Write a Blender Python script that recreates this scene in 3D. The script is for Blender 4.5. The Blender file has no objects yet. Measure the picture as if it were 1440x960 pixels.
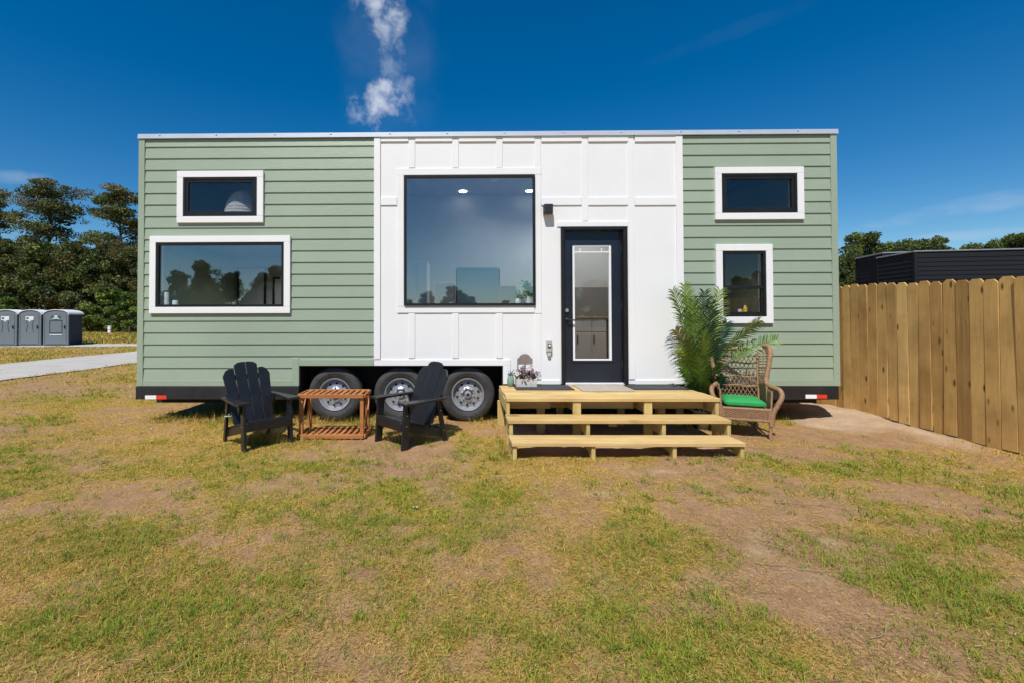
import bpy, bmesh, math, random
import numpy as np
from mathutils import Vector, Matrix

random.seed(7)
RAD = math.radians
SC = bpy.context.scene
COL = SC.collection

# ------------------------------------------------------------------ camera
F_PX, CX, CY = 640.0, 636.84, 436.89          # focal length and optical centre in a 1440 x 960 frame
EYE = Vector((0, 0, 1.4))
YAW, PITCH, ROLL = RAD(-0.741), RAD(0.916), RAD(-0.117)
fwd = Vector((math.sin(YAW) * math.cos(PITCH), math.cos(YAW) * math.cos(PITCH), math.sin(PITCH)))
rgt = Vector((math.cos(YAW), -math.sin(YAW), 0))
upv = rgt.cross(fwd)
rgt, upv = (math.cos(ROLL) * rgt + math.sin(ROLL) * upv), (-math.sin(ROLL) * rgt + math.cos(ROLL) * upv)
cam_d = bpy.data.cameras.new('camera')
cam_d.sensor_width = 36.0
cam_d.lens = 36.0 * F_PX / 1440.0
cam_d.shift_x = (720 - CX) / 1440.0
cam_d.shift_y = (CY - 480) / 1440.0
cam_d.clip_start = 0.05
cam_d.clip_end = 3000
cam = bpy.data.objects.new('camera', cam_d)
cam.matrix_world = Matrix(((rgt.x, upv.x, -fwd.x, EYE.x), (rgt.y, upv.y, -fwd.y, EYE.y),
                           (rgt.z, upv.z, -fwd.z, EYE.z), (0, 0, 0, 1)))
COL.objects.link(cam)
SC.camera = cam


def ray(px, py):
    return (fwd * F_PX + rgt * (px - CX) + upv * (CY - py)).normalized()


def W(px, py, Y):
    """point of the pixel's ray on the plane at depth Y"""
    d = ray(px, py)
    return EYE + d * ((Y - EYE.y) / d.y)


# ------------------------------------------------------------------ light
SUN_EL, SUN_AZ = RAD(56), RAD(19)              # azimuth: swung to the left of straight behind the camera
to_sun = Vector((-math.sin(SUN_AZ) * math.cos(SUN_EL), -math.cos(SUN_AZ) * math.cos(SUN_EL), math.sin(SUN_EL)))
sun_d = bpy.data.lights.new('sun', 'SUN')
sun_d.energy = 4.1
sun_d.angle = RAD(0.53)
sun_d.color = (1.0, 0.955, 0.89)
sun = bpy.data.objects.new('sun', sun_d)
sun.rotation_euler = to_sun.to_track_quat('Z', 'Y').to_euler()
sun.location = (-4, -10, 14)
COL.objects.link(sun)

world = bpy.data.worlds.new('World')
SC.world = world
world.use_nodes = True
WN, WL = world.node_tree.nodes, world.node_tree.links
WN.clear()
w_out = WN.new('ShaderNodeOutputWorld')
w_bg = WN.new('ShaderNodeBackground')
w_sky = WN.new('ShaderNodeTexSky')
w_sky.sky_type = 'NISHITA'
w_sky.sun_disc = False
w_sky.sun_elevation = SUN_EL
w_sky.sun_rotation = math.atan2(to_sun.x, to_sun.y)
w_sky.altitude = 100
w_sky.air_density = 1.0
w_sky.dust_density = 0.0
w_sky.ozone_density = 3.2
w_bg.inputs['Strength'].default_value = 0.085


def wmath(op, a, b=None, clamp=False):
    n = WN.new('ShaderNodeMath')
    n.operation = op
    n.use_clamp = clamp
    for i, v in enumerate((a, b)):
        if v is None:
            continue
        if isinstance(v, (int, float)):
            n.inputs[i].default_value = v
        else:
            WL.new(v, n.inputs[i])
    return n.outputs[0]


w_tc = WN.new('ShaderNodeTexCoord')


def wdot(vec):
    n = WN.new('ShaderNodeVectorMath')
    n.operation = 'DOT_PRODUCT'
    WL.new(w_tc.outputs['Generated'], n.inputs[0])
    n.inputs[1].default_value = vec
    return n.outputs['Value']


def wnoise(scale, detail, rough, sx=1, sy=1, sz=1, off=0):
    m = WN.new('ShaderNodeMapping')
    m.inputs['Scale'].default_value = (sx, sy, sz)
    m.inputs['Location'].default_value = (off, off * .7, off * .3)
    WL.new(w_tc.outputs['Generated'], m.inputs[0])
    n = WN.new('ShaderNodeTexNoise')
    n.inputs['Scale'].default_value = scale
    n.inputs['Detail'].default_value = detail
    n.inputs['Roughness'].default_value = rough
    n.inputs['Distortion'].default_value = 0.25
    WL.new(m.outputs[0], n.inputs[0])
    return n.outputs[0]


def puff(px, py, hw, hh, ang, gain, lo, hi, scale, off, stretch=(1, 1, 1)):
    """a wisp of cloud round the direction of a pixel; hw, hh its half sizes in pixels"""
    c = ray(px, py)
    t1 = (ray(px + 10, py) - ray(px - 10, py)).normalized()
    t1 = (t1 - c * t1.dot(c)).normalized()
    t2 = c.cross(t1)
    if t2.z < 0:
        t2 = -t2
    ca, sa = math.cos(RAD(ang)), math.sin(RAD(ang))
    t1, t2 = t1 * ca + t2 * sa, t2 * ca - t1 * sa
    k = (ray(px + 10, py) - ray(px - 10, py)).length / 20
    dc = wdot(c)
    u = wmath('DIVIDE', wmath('DIVIDE', wdot(t1), dc), hw * k)
    v = wmath('DIVIDE', wmath('DIVIDE', wdot(t2), dc), hh * k)
    r2 = wmath('ADD', wmath('MULTIPLY', u, u), wmath('MULTIPLY', v, v))
    fall = wmath('MULTIPLY', wmath('SUBTRACT', 1.0, r2, clamp=True), wmath('GREATER_THAN', dc, 0.0))
    n = wnoise(scale, 7, .56, *stretch, off=off)
    n = wmath('ADD', n, wmath('MULTIPLY', fall, .30))
    mr = WN.new('ShaderNodeMapRange')
    mr.interpolation_type = 'SMOOTHSTEP'
    WL.new(n, mr.inputs[0])
    mr.inputs[1].default_value = lo
    mr.inputs[2].default_value = hi
    return wmath('MULTIPLY', wmath('MULTIPLY', mr.outputs[0], wmath('MULTIPLY', fall, 1.6, clamp=True)), gain)


cl = [puff(534, 8, 50, 75, 0, .80, .58, 1.0, 22, 1.0), puff(541, 142, 42, 44, 15, .85, .58, 1.0, 24, 2.3), puff(514, 156, 34, 40, 0, .40, .58, 1.0, 40, 8.3),
      puff(545, 75, 18, 90, -6, .28, .58, .98, 34, 3.7), puff(566, 118, 26, 75, 8, .30, .58, 1.0, 28, 4.7),
      puff(545, 80, 95, 150, 0, .055, .45, 1.1, 11, 5.1), puff(1330, 297, 210, 26, 16, .24, .56, 1.0, 10, 3.1, (1, 1, 3)),
      puff(1030, 45, 190, 16, 22, .010, .5, 1.0, 9, 4.1), puff(1370, 330, 120, 14, 6, .16, .56, 1.0, 10, 6.1),
      puff(20, 250, 80, 18, 0, .18, .56, 1.0, 16, 7.7)]
# the broken fair-weather cloud over the field behind the camera, mirrored in the panes
rear = wmath('MULTIPLY', wdot((0, -1, 0)), 2.2, clamp=True)
rn = WN.new('ShaderNodeMapRange')
rn.interpolation_type = 'SMOOTHSTEP'
WL.new(wnoise(6.5, 9, .66, 1, 1, 2.8, 9.0), rn.inputs[0])
rn.inputs[1].default_value = .52
rn.inputs[2].default_value = .80
cl.append(wmath('MULTIPLY', wmath('MULTIPLY', rn.outputs[0], rear), .6))
tot = cl[0]
for c_ in cl[1:]:
    tot = wmath('MAXIMUM', tot, c_)
w_mix = WN.new('ShaderNodeMix')
w_mix.data_type = 'RGBA'
WL.new(tot, w_mix.inputs[0])
w_hsv = WN.new('ShaderNodeHueSaturation')
w_hsv.inputs['Saturation'].default_value = 1.45
WL.new(w_sky.outputs[0], w_hsv.inputs['Color'])
WL.new(w_hsv.outputs[0], w_mix.inputs[6])
w_mix.inputs[7].default_value = (7.2, 7.6, 8.6, 1)
WL.new(w_mix.outputs[2], w_bg.inputs['Color'])
WL.new(w_bg.outputs[0], w_out.inputs[0])

SC.view_settings.view_transform = 'Standard'
SC.view_settings.look = 'None'
SC.view_settings.gamma = 1.0
SC.view_settings.exposure = 0.25
SC.cycles.use_denoising = True
SC.cycles.max_bounces = 8
SC.cycles.transparent_max_bounces = 16


# ------------------------------------------------------------------ noise for the terrain
_rs = np.random.RandomState(11)
_tab = _rs.rand(256, 256)


def vnoise(x, y, s=0):
    x = np.asarray(x, float) + s * 17.3
    y = np.asarray(y, float) + s * 5.1
    xi, yi = np.floor(x).astype(int), np.floor(y).astype(int)
    fx, fy = x - xi, y - yi
    fx, fy = fx * fx * (3 - 2 * fx), fy * fy * (3 - 2 * fy)
    a = _tab[xi % 256, yi % 256]
    b = _tab[(xi + 1) % 256, yi % 256]
    c = _tab[xi % 256, (yi + 1) % 256]
    d = _tab[(xi + 1) % 256, (yi + 1) % 256]
    return (a * (1 - fx) + b * fx) * (1 - fy) + (c * (1 - fx) + d * fx) * fy


def fbm(x, y, o=4, s=0):
    v, a, t = 0, 1.0, 0
    for i in range(o):
        v = v + a * vnoise(x * 2 ** i, y * 2 ** i, s + i)
        t += a
        a *= .5
    return v / t


def gauss(x, y, cx, cy, rx, ry):
    return np.exp(-(((x - cx) / rx) ** 2 + ((y - cy) / ry) ** 2))


def height(x, y):
    x, y = np.asarray(x, float), np.asarray(y, float)
    d = np.hypot(x, y)
    h = -.2 * np.clip((d - 13) / 20, 0, 1) ** 1.5
    near = np.clip(1.6 - d / 30, 0, 1)
    h = h + near * .05 * (fbm(x * .7, y * .7, 3, 3) - .5)
    h = h + near * .022 * (fbm(x * 4, y * 4, 3, 8) - .5)
    h = h + .11 * gauss(x, y, 5.35, 6.7, .5, .6) + .05 * gauss(x, y, 5.4, 5.7, .35, .7)
    h = h + .025 * gauss(x, y, 1.7, 4.6, 1.5, .35)
    for cx, cy, a in ((.98, 4.98, .10), (1.6, 5.05, .05), (2.3, 4.75, .035)):
        h = h + a * gauss(x, y, cx, cy, .26, .12)
    return h


def hz(x, y):
    return float(height(x, y))


def ground_at(px, py):
    d = ray(px, py)
    z = 0.0
    for i in range(12):
        p = EYE + d * ((z - EYE.z) / d.z)
        z = hz(p.x, p.y)
    return Vector((p.x, p.y, z))


# ------------------------------------------------------------------ materials
def nodes_of(name):
    m = bpy.data.materials.new(name)
    m.use_nodes = True
    nt = m.node_tree
    return m, nt.nodes, nt.links, nt.nodes['Principled BSDF']


def setp(b, **k):
    for kk, v in k.items():
        b.inputs[kk.replace('_', ' ')].default_value = v


def noise_node(N, L, vec, scale, detail=4, rough=.55, dist=0.0):
    n = N.new('ShaderNodeTexNoise')
    n.inputs['Scale'].default_value = scale
    n.inputs['Detail'].default_value = detail
    n.inputs['Roughness'].default_value = rough
    n.inputs['Distortion'].default_value = dist
    if vec is not None:
        L.new(vec, n.inputs['Vector'])
    return n.outputs[0]


def coords(N, L, scale=(1, 1, 1), rnd=False, kind='Object'):
    tc = N.new('ShaderNodeTexCoord')
    mp = N.new('ShaderNodeMapping')
    mp.inputs['Scale'].default_value = scale
    src = tc.outputs[kind]
    if rnd:
        oi = N.new('ShaderNodeObjectInfo')
        mu = N.new('ShaderNodeVectorMath')
        mu.operation = 'MULTIPLY_ADD'
        cb = N.new('ShaderNodeCombineXYZ')
        for i, k in enumerate((37.0, 51.0, 23.0)):
            q = N.new('ShaderNodeMath')
            q.operation = 'MULTIPLY'
            q.inputs[1].default_value = k
            L.new(oi.outputs['Random'], q.inputs[0])
            L.new(q.outputs[0], cb.inputs[i])
        mu.inputs[1].default_value = (1, 1, 1)
        L.new(src, mu.inputs[0])
        L.new(cb.outputs[0], mu.inputs[2])
        src = mu.outputs[0]
    L.new(src, mp.inputs[0])
    return mp.outputs[0]


def ramp(N, L, fac, stops):
    r = N.new('ShaderNodeValToRGB')
    el = r.color_ramp.elements
    while len(el) < len(stops):
        el.new(.5)
    for e, (p, c) in zip(el, stops):
        e.position = p
        e.color = (*c, 1)
    L.new(fac, r.inputs[0])
    return r.outputs[0]


def mixc(N, L, fac, a, b, mode='MIX'):
    m = N.new('ShaderNodeMix')
    m.data_type = 'RGBA'
    m.blend_type = mode
    for i, v in ((0, fac), (6, a), (7, b)):
        if isinstance(v, (int, float)):
            m.inputs[i].default_value = v
        elif isinstance(v, tuple):
            m.inputs[i].default_value = (*v, 1)
        else:
            L.new(v, m.inputs[i])
    return m.outputs[2]


def bump(N, L, b, h, strength=.3, dist=.01):
    n = N.new('ShaderNodeBump')
    n.inputs['Strength'].default_value = strength
    n.inputs['Distance'].default_value = dist
    L.new(h, n.inputs['Height'])
    L.new(n.outputs[0], b.inputs['Normal'])


def plain(name, c, rough=.5, var=.12, scale=6.0, bmp=.0, bscale=60, metal=0.0, spec=.5, sc=(1, 1, 1)):
    m, N, L, b = nodes_of(name)
    v = coords(N, L, sc)
    n = noise_node(N, L, v, scale, 5)
    lo = tuple(x * (1 - var) for x in c)
    hi = tuple(min(1, x * (1 + var)) for x in c)
    L.new(ramp(N, L, n, [(.3, lo), (.7, hi)]), b.inputs['Base Color'])
    setp(b, Roughness=rough, Metallic=metal, Specular_IOR_Level=spec)
    if bmp:
        bump(N, L, b, noise_node(N, L, v, bscale, 3), bmp, .004)
    return m


def wood(name, dark, mid, light, axis, rough=.7, knots=True, tint=.25, grain=26.0, thin=None, kscale=5.2):
    """axis: index of the grain's direction in the piece's own coordinates"""
    m, N, L, b = nodes_of(name)
    s = [1.0, 1.0, 1.0]
    s[axis] = .07
    v = coords(N, L, tuple(s), rnd=True)
    g = noise_node(N, L, v, grain, 6, .6, .8)
    col = ramp(N, L, g, [(.28, dark), (.5, mid), (.74, light)])
    oi = N.new('ShaderNodeObjectInfo')
    col = mixc(N, L, tint, col, ramp(N, L, oi.outputs['Random'], [(0, dark), (.5, mid), (1, light)]))
    s2 = [1.0, 1.0, 1.0]
    s2[axis] = .35
    if thin is not None:
        s2[thin] = .02
    if knots:
        v2 = coords(N, L, tuple(s2), rnd=True)
        vo = N.new('ShaderNodeTexVoronoi')
        vo.inputs['Scale'].default_value = kscale
        L.new(v2, vo.inputs['Vector'])
        k = ramp(N, L, vo.outputs['Distance'], [(.07, (1, 1, 1)), (.17, (0, 0, 0))])
        col = mixc(N, L, k, col, tuple(x * .42 for x in dark))
    st = noise_node(N, L, coords(N, L, (1, 1, 1), rnd=True), 2.2, 4)
    col = mixc(N, L, ramp(N, L, st, [(.4, (0, 0, 0)), (.75, (.6, .6, .6))]), col, dark)
    L.new(col, b.inputs['Base Color'])
    setp(b, Roughness=rough, Specular_IOR_Level=.25)
    bump(N, L, b, g, .35, .003)
    return m


M = {}


def siding_mat(name, c, rough=.40, spec=.5):
    m, N, L, b = nodes_of(name)
    v = coords(N, L, (.10, 1, 1.0))
    g = noise_node(N, L, v, 60, 6, .62, 1.2)
    big = noise_node(N, L, coords(N, L, (.5, 1, .5)), 1.6, 3)
    col = ramp(N, L, big, [(.3, tuple(x * .94 for x in c)), (.7, tuple(x * 1.05 for x in c))])
    oi = N.new('ShaderNodeObjectInfo')
    col = mixc(N, L, 1.0, col, ramp(N, L, oi.outputs['Random'], [(0, (.94, .945, .94)), (1, (1, 1, 1))]), 'MULTIPLY')
    dust = noise_node(N, L, coords(N, L, (.6, 1, 2.5)), 3.0, 7, .7)
    col = mixc(N, L, ramp(N, L, dust, [(.55, (0, 0, 0)), (.85, (.16, .16, .16))]), col, tuple(min(1, x * 1.25) for x in c))
    L.new(col, b.inputs['Base Color'])
    setp(b, Roughness=rough, Specular_IOR_Level=spec)
    bump(N, L, b, g, .55, .004)
    return m


M['green'] = siding_mat('sage_paint', (.315, .385, .285))
M['green_trim'] = siding_mat('sage_trim_paint', (.315, .385, .285), .5)
M['white'] = plain('white_paint', (.81, .81, .805), .5, .02, 2.0, .08, 120)
M['white_trim'] = plain('white_trim_paint', (.825, .825, .82), .45, .02, 2.0, .06, 140)
M['black_frame'] = plain('black_vinyl', (.014, .014, .0145), .42, .2, 8, spec=.3)
M['door'] = plain('navy_black_paint', (.012, .017, .028), .3, .2, 3, .05, 80)
M['black_steel'] = plain('black_steel', (.018, .018, .02), .5, .3, 7, .1, 50)
M['belly'] = plain('black_belly', (.01, .01, .01), .8)
M['flashing'] = plain('roof_flashing', (.55, .60, .65), .33, .05, 3, .3, 3.0, metal=.25)
M['rubber'] = plain('tyre_rubber', (.045, .043, .042), .75, .3, 14, .2, 70)
M['rim'] = plain('silver_rim', (.46, .47, .49), .36, .1, 20, .05, 60, metal=.55)
M['hole'] = plain('dark_hole', (.01, .01, .01), .8)
M['refl_white'] = plain('reflector_white', (.85, .85, .85), .3, .05)
M['refl_red'] = plain('reflector_red', (.75, .05, .025), .3, .1)
M['deck'] = wood('deck_pine', (.43, .275, .095), (.61, .425, .175), (.74, .55, .27), 0, .7, True, .35, 26, 2, 4.0)
M['deckz'] = wood('deck_post_pine', (.46, .33, .11), (.60, .44, .165), (.69, .53, .22), 2, .7, False, .2)
M['decky'] = wood('deck_joist_pine', (.50, .36, .14), (.64, .48, .21), (.72, .56, .27), 1, .7, False, .2)
M['picket'] = wood('fence_pine', (.25, .135, .042), (.62, .365, .120), (.90, .60, .225), 2, .85, True, .72, 30, 0, 8.5)
M['teak'] = wood('teak', (.33, .115, .035), (.46, .18, .06), (.56, .25, .09), 0, .5, False, .3)
M['chair'] = plain('black_slat', (.013, .0135, .0155), .36, .25, 9, .12, 90)
M['bolt'] = plain('pale_bolt', (.5, .5, .48), .4, .1, metal=.7)
M['rope'] = plain('white_twine', (.75, .73, .68), .8)
M['mat_dark'] = plain('charcoal_mat', (.045, .046, .05), .9, .3, 40, .5, 300)
M['mat_beige'] = plain('grey_beige_mat', (.40, .34, .28), .95, .2, 50, .6, 300)
M['wicker'] = None
M['cushion'] = plain('green_cushion', (.025, .30, .075), .85, .12, 9, .3, 160)
M['gravel'] = None
M['aluminium'] = plain('aluminium', (.72, .72, .70), .4, .05, metal=.4)
M['outlet'] = plain('grey_cover', (.50, .48, .43), .35, .15)
M['lead'] = plain('white_lead', (.80, .81, .82), .35, .03)


def glass_mat(name, refl, tint):
    m, N, L, b = nodes_of(name)
    N.remove(b)
    out = N['Material Output']
    tr = N.new('ShaderNodeBsdfTransparent')
    tr.inputs[0].default_value = (*tint, 1)
    gl = N.new('ShaderNodeBsdfGlossy')
    gl.inputs['Roughness'].default_value = 0.0
    gl.inputs['Color'].default_value = (.93, .97, 1, 1)
    lw = N.new('ShaderNodeLayerWeight')
    pw = N.new('ShaderNodeMath')
    pw.operation = 'POWER'
    pw.inputs[1].default_value = 5.0
    L.new(lw.outputs['Facing'], pw.inputs[0])
    ad = N.new('ShaderNodeMath')
    ad.operation = 'MULTIPLY_ADD'
    ad.use_clamp = True
    ad.inputs[1].default_value = .9
    ad.inputs[2].default_value = refl + .04
    L.new(pw.outputs[0], ad.inputs[0])
    v = coords(N, L)
    bn = N.new('ShaderNodeBump')
    bn.inputs['Strength'].default_value = .02
    bn.inputs['Distance'].default_value = .01
    L.new(noise_node(N, L, v, 1.1, 1), bn.inputs['Height'])
    L.new(bn.outputs[0], gl.inputs['Normal'])
    mx = N.new('ShaderNodeMixShader')
    L.new(ad.outputs[0], mx.inputs[0])
    L.new(tr.outputs[0], mx.inputs[1])
    L.new(gl.outputs[0], mx.inputs[2])
    L.new(mx.outputs[0], out.inputs[0])
    return m


M['glass'] = glass_mat('coated_glass', .085, (.93, .97, .99))
M['dimmer'] = None
M['glass_dark'] = glass_mat('screened_glass', .0, (.90, .91, .92))
M['door_glass'] = glass_mat('door_glass', .0, (.90, .90, .89))


def wicker_mat():
    m, N, L, b = nodes_of('wicker')
    v = coords(N, L)
    w = N.new('ShaderNodeTexWave')
    w.wave_type = 'BANDS'
    w.bands_direction = 'DIAGONAL'
    w.inputs['Scale'].default_value = 42
    w.inputs['Distortion'].default_value = 4
    w.inputs['Detail'].default_value = 2
    L.new(v, w.inputs[0])
    n = noise_node(N, L, v, 30, 4)
    col = ramp(N, L, w.outputs[1], [(.1, (.20, .095, .045)), (.6, (.50, .285, .150)), (1, (.60, .38, .22))])
    col = mixc(N, L, .35, col, ramp(N, L, n, [(.3, (.26, .14, .07)), (.7, (.58, .37, .21))]))
    L.new(col, b.inputs['Base Color'])
    setp(b, Roughness=.6, Specular_IOR_Level=.3)
    bump(N, L, b, w.outputs[1], .7, .006)
    return m


M['wicker'] = wicker_mat()


def attr_mat(name, rough=.7, trans=.25, attr='tint', spec=.2):
    m, N, L, b = nodes_of(name)
    a = N.new('ShaderNodeAttribute')
    a.attribute_name = attr
    L.new(a.outputs['Color'], b.inputs['Base Color'])
    setp(b, Roughness=rough, Specular_IOR_Level=spec)
    if trans:
        t = N.new('ShaderNodeBsdfTranslucent')
        L.new(a.outputs['Color'], t.inputs[0])
        mx = N.new('ShaderNodeMixShader')
        mx.inputs[0].default_value = trans
        L.new(b.outputs[0], mx.inputs[1])
        L.new(t.outputs[0], mx.inputs[2])
        L.new(mx.outputs[0], N['Material Output'].inputs[0])
    return m


def dimmer_mat():  # translucent teal of the sheet added to dim the rear window
    m, N, L, b = nodes_of('sheer_teal_dimmer')
    t = N.new('ShaderNodeBsdfTranslucent')
    t.inputs[0].default_value = (.34, .50, .56, 1)
    setp(b, Base_Color=(.34, .48, .54, 1), Roughness=.9)
    mx = N.new('ShaderNodeMixShader')
    mx.inputs[0].default_value = .6
    L.new(b.outputs[0], mx.inputs[1])
    L.new(t.outputs[0], mx.inputs[2])
    L.new(mx.outputs[0], N['Material Output'].inputs[0])
    return m


M['dimmer'] = dimmer_mat()
M['grass'] = attr_mat('grass_blade', .75, .25)
M['leaf'] = attr_mat('tree_leaf', .55, .3, spec=.35)
M['petal'] = attr_mat('petal', .7, .2)
M['palm'] = attr_mat('palm_leaflet', .42, .15, spec=.5)
M['bark'] = wood('bark', (.05, .04, .032), (.09, .075, .06), (.15, .13, .11), 2, .95, False, .3, 9)


# ------------------------------------------------------------------ mesh helpers
class G:
    def __init__(s):
        s.v, s.f = [], []

    def add(s, vs, fs):
        o = len(s.v)
        s.v += [tuple(v) for v in vs]
        s.f += [tuple(i + o for i in f) for f in fs]
        return s

    def box(s, x0, x1, y0, y1, z0, z1):
        return s.add([(x0, y0, z0), (x1, y0, z0), (x1, y1, z0), (x0, y1, z0), (x0, y0, z1), (x1, y0, z1), (x1, y1, z1), (x0, y1, z1)],
                     [(0, 3, 2, 1), (4, 5, 6, 7), (0, 1, 5, 4), (1, 2, 6, 5), (2, 3, 7, 6), (3, 0, 4, 7)])

    def bar(s, a, b, w, t, up=(0, 0, 1)):
        """board from a to b; w along `up` x dir, t along the remaining axis"""
        a, b = Vector(a), Vector(b)
        d = (b - a).normalized()
        u = Vector(up)
        sx = d.cross(u)
        if sx.length < 1e-5:
            sx = d.cross(Vector((1, 0, 0)))
        sx.normalize()
        n = sx.cross(d).normalized()
        vs = []
        for p in (a, b):
            for i, j in ((-1, -1), (1, -1), (1, 1), (-1, 1)):
                vs.append(p + sx * (i * w / 2) + n * (j * t / 2))
        return s.add(vs, [(3, 2, 1, 0), (4, 5, 6, 7), (0, 1, 5, 4), (1, 2, 6, 5), (2, 3, 7, 6), (3, 0, 4, 7)])

    def prism(s, poly, axis, a, b):
        """poly in the two other axes, in order; extruded from a to b along axis"""
        n = len(poly)
        vs = []
        for k in (a, b):
            for p, q in poly:
                vs.append((k, p, q) if axis == 0 else (p, k, q) if axis == 1 else (p, q, k))
        fs = [tuple(range(n))[::-1], tuple(range(n, 2 * n))] + [(i, (i + 1) % n, n + (i + 1) % n, n + i) for i in range(n)]
        return s.add(vs, fs)

    def tube(s, path, rad, n=8, cap=True):
        path = [Vector(p) for p in path]
        if not hasattr(rad, '__len__'):
            rad = [rad] * len(path)
        rings = []
        prev = None
        for i, p in enumerate(path):
            d = (path[min(i + 1, len(path) - 1)] - path[max(i - 1, 0)]).normalized()
            if prev is None:
                prev = d.orthogonal().normalized()
            else:
                prev = (prev - d * prev.dot(d))
                prev = prev.normalized() if prev.length > 1e-6 else d.orthogonal().normalized()
            q = d.cross(prev)
            rings.append([p + (prev * math.cos(2 * math.pi * k / n) + q * math.sin(2 * math.pi * k / n)) * rad[i] for k in range(n)])
        vs = [v for r in rings for v in r]
        fs = [(i * n + k, i * n + (k + 1) % n, (i + 1) * n + (k + 1) % n, (i + 1) * n + k) for i in range(len(path) - 1) for k in range(n)]
        if cap:
            fs += [tuple(range(n))[::-1], tuple(range((len(path) - 1) * n, len(path) * n))]
        return s.add(vs, fs)

    def lathe(s, prof, c, axis=2, n=32, closed=False):
        """prof: list of (radius, along)"""
        vs = []
        for r, h in prof:
            for k in range(n):
                a = 2 * math.pi * k / n
                p = [r * math.cos(a), r * math.sin(a)]
                if axis == 2:
                    q = (p[0], p[1], h)
                elif axis == 1:
                    q = (p[0], h, p[1])
                else:
                    q = (h, p[0], p[1])
                vs.append((q[0] + c[0], q[1] + c[1], q[2] + c[2]))
        m = len(prof)
        rg = range(m) if closed else range(m - 1)
        fs = [(i * n + k, i * n + (k + 1) % n, ((i + 1) % m) * n + (k + 1) % n, ((i + 1) % m) * n + k) for i in rg for k in range(n)]
        if not closed:
            fs += [tuple(range(n))[::-1], tuple(range((m - 1) * n, m * n))]
        return s.add(vs, fs)

    def mesh(s, name, bevel=0.0, smooth=False, seg=1):
        me = bpy.data.meshes.new(name)
        me.from_pydata(s.v, [], s.f)
        bm = bmesh.new()
        bm.from_mesh(me)
        bmesh.ops.recalc_face_normals(bm, faces=bm.faces)
        if bevel:
            bmesh.ops.bevel(bm, geom=[e for e in bm.edges], offset=bevel, segments=seg, profile=.6, affect='EDGES')
        bm.to_mesh(me)
        bm.free()
        if smooth:
            me.polygons.foreach_set('use_smooth', [True] * len(me.polygons))
            try:
                me.set_sharp_from_angle(angle=RAD(40))
            except Exception:
                pass
        return me

    def build(s, name, mat, parent=None, bevel=0.0, smooth=False, loc=None, seg=1, world=False):
        me = s.mesh(name, bevel, smooth, seg)
        return put(name, me, mat, parent, loc, world)


def root_of(o):
    while o.parent:
        o = o.parent
    return o


def put(name, me, mat, parent=None, loc=None, world=False):
    if mat is not None and not me.materials:
        me.materials.append(M[mat] if isinstance(mat, str) else mat)
    o = bpy.data.objects.new(name, me)
    COL.objects.link(o)
    if parent:
        o.parent = parent
        if world and parent.parent is None:
            o.location = -parent.location
    if loc is not None:
        o.location = loc
    return o


def tag(o, label, cat, group=None):
    o['label'] = label
    o['category'] = cat
    if group:
        o['group'] = group
    return o


def thing(name, label, cat, loc=(0, 0, 0), rz=0.0, group=None):
    o = bpy.data.objects.new(name, None)
    o.empty_display_size = .1
    o.location = loc
    o.rotation_euler = (0, 0, rz)
    COL.objects.link(o)
    return tag(o, label, cat, group)


def copy_tree(o, parent=None):
    c = o.copy()
    COL.objects.link(c)
    c.parent = parent
    for ch in list(o.children):
        copy_tree(ch, c)
    return c


def bx(name, mat, parent, x0, x1, y0, y1, z0, z1, bevel=.003, world=True):
    return G().box(x0, x1, y0, y1, z0, z1).build(name, mat, parent, bevel, world=world)


def set_tint(me, cols):
    a = me.color_attributes.new('tint', 'FLOAT_COLOR', 'POINT')
    a.data.foreach_set('color', np.ascontiguousarray(cols, dtype=np.float32).ravel())


def raw_mesh(name, verts, faces, cols=None, smooth=False):
    """verts (n,3); faces: int array (m,3) or (m,4)"""
    me = bpy.data.meshes.new(name)
    verts = np.asarray(verts, np.float32)
    faces = np.asarray(faces, np.int32)
    k = faces.shape[1]
    me.vertices.add(len(verts))
    me.vertices.foreach_set('co', verts.ravel())
    me.loops.add(faces.size)
    me.loops.foreach_set('vertex_index', faces.ravel())
    me.polygons.add(len(faces))
    me.polygons.foreach_set('loop_start', np.arange(0, faces.size, k, dtype=np.int32))
    me.polygons.foreach_set('loop_total', np.full(len(faces), k, dtype=np.int32))
    if smooth:
        me.polygons.foreach_set('use_smooth', np.ones(len(faces), dtype=bool))
    me.update(calc_edges=True)
    if cols is not None:
        set_tint(me, cols)
    return me


# ------------------------------------------------------------------ lawn masks
GREEN_SPOTS = [(110, 770, .55), (200, 745, .4), (390, 850, .45), (520, 790, .3), (40, 655, .4), (1330, 840, .6), (1400, 760, .4), (930, 770, .4), (640, 850, .35),
               (900, 900, .35), (100, 560, .5), (280, 560, .2), (480, 740, .3), (780, 890, .35), (1090, 645, .3), (1250, 720, .3), (330, 700, .2),
               (960, 650, .2), (1000, 900, .25), (60, 880, .3), (280, 930, .2), (560, 690, .3), (700, 700, .25), (1300, 600, .2), (1260, 660, .25)]
BARE_SPOTS = [(170, 700, .35), (60, 720, .3), (1130, 830, .8), (1080, 780, .6), (1200, 870, .6), (930, 665, .6), (840, 695, .35), (60, 840, .4), (800, 735, .35),
              (560, 915, .4), (1150, 720, .35), (1000, 730, .4), (1230, 620, .8), (1130, 610, .6), (200, 640, .3), (180, 580, .5), (330, 650, .35), (690, 800, .35),
              (590, 790, .3), (1010, 830, .5), (1300, 930, .5), (960, 870, .3), (1400, 900, .3), (480, 850, .2), (880, 845, .4), (540, 740, .25), (1160, 760, .5)]
_g = [(ground_at(px, py), a) for px, py, a in GREEN_SPOTS]
_b = [(ground_at(px, py), a) for px, py, a in BARE_SPOTS]
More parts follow.
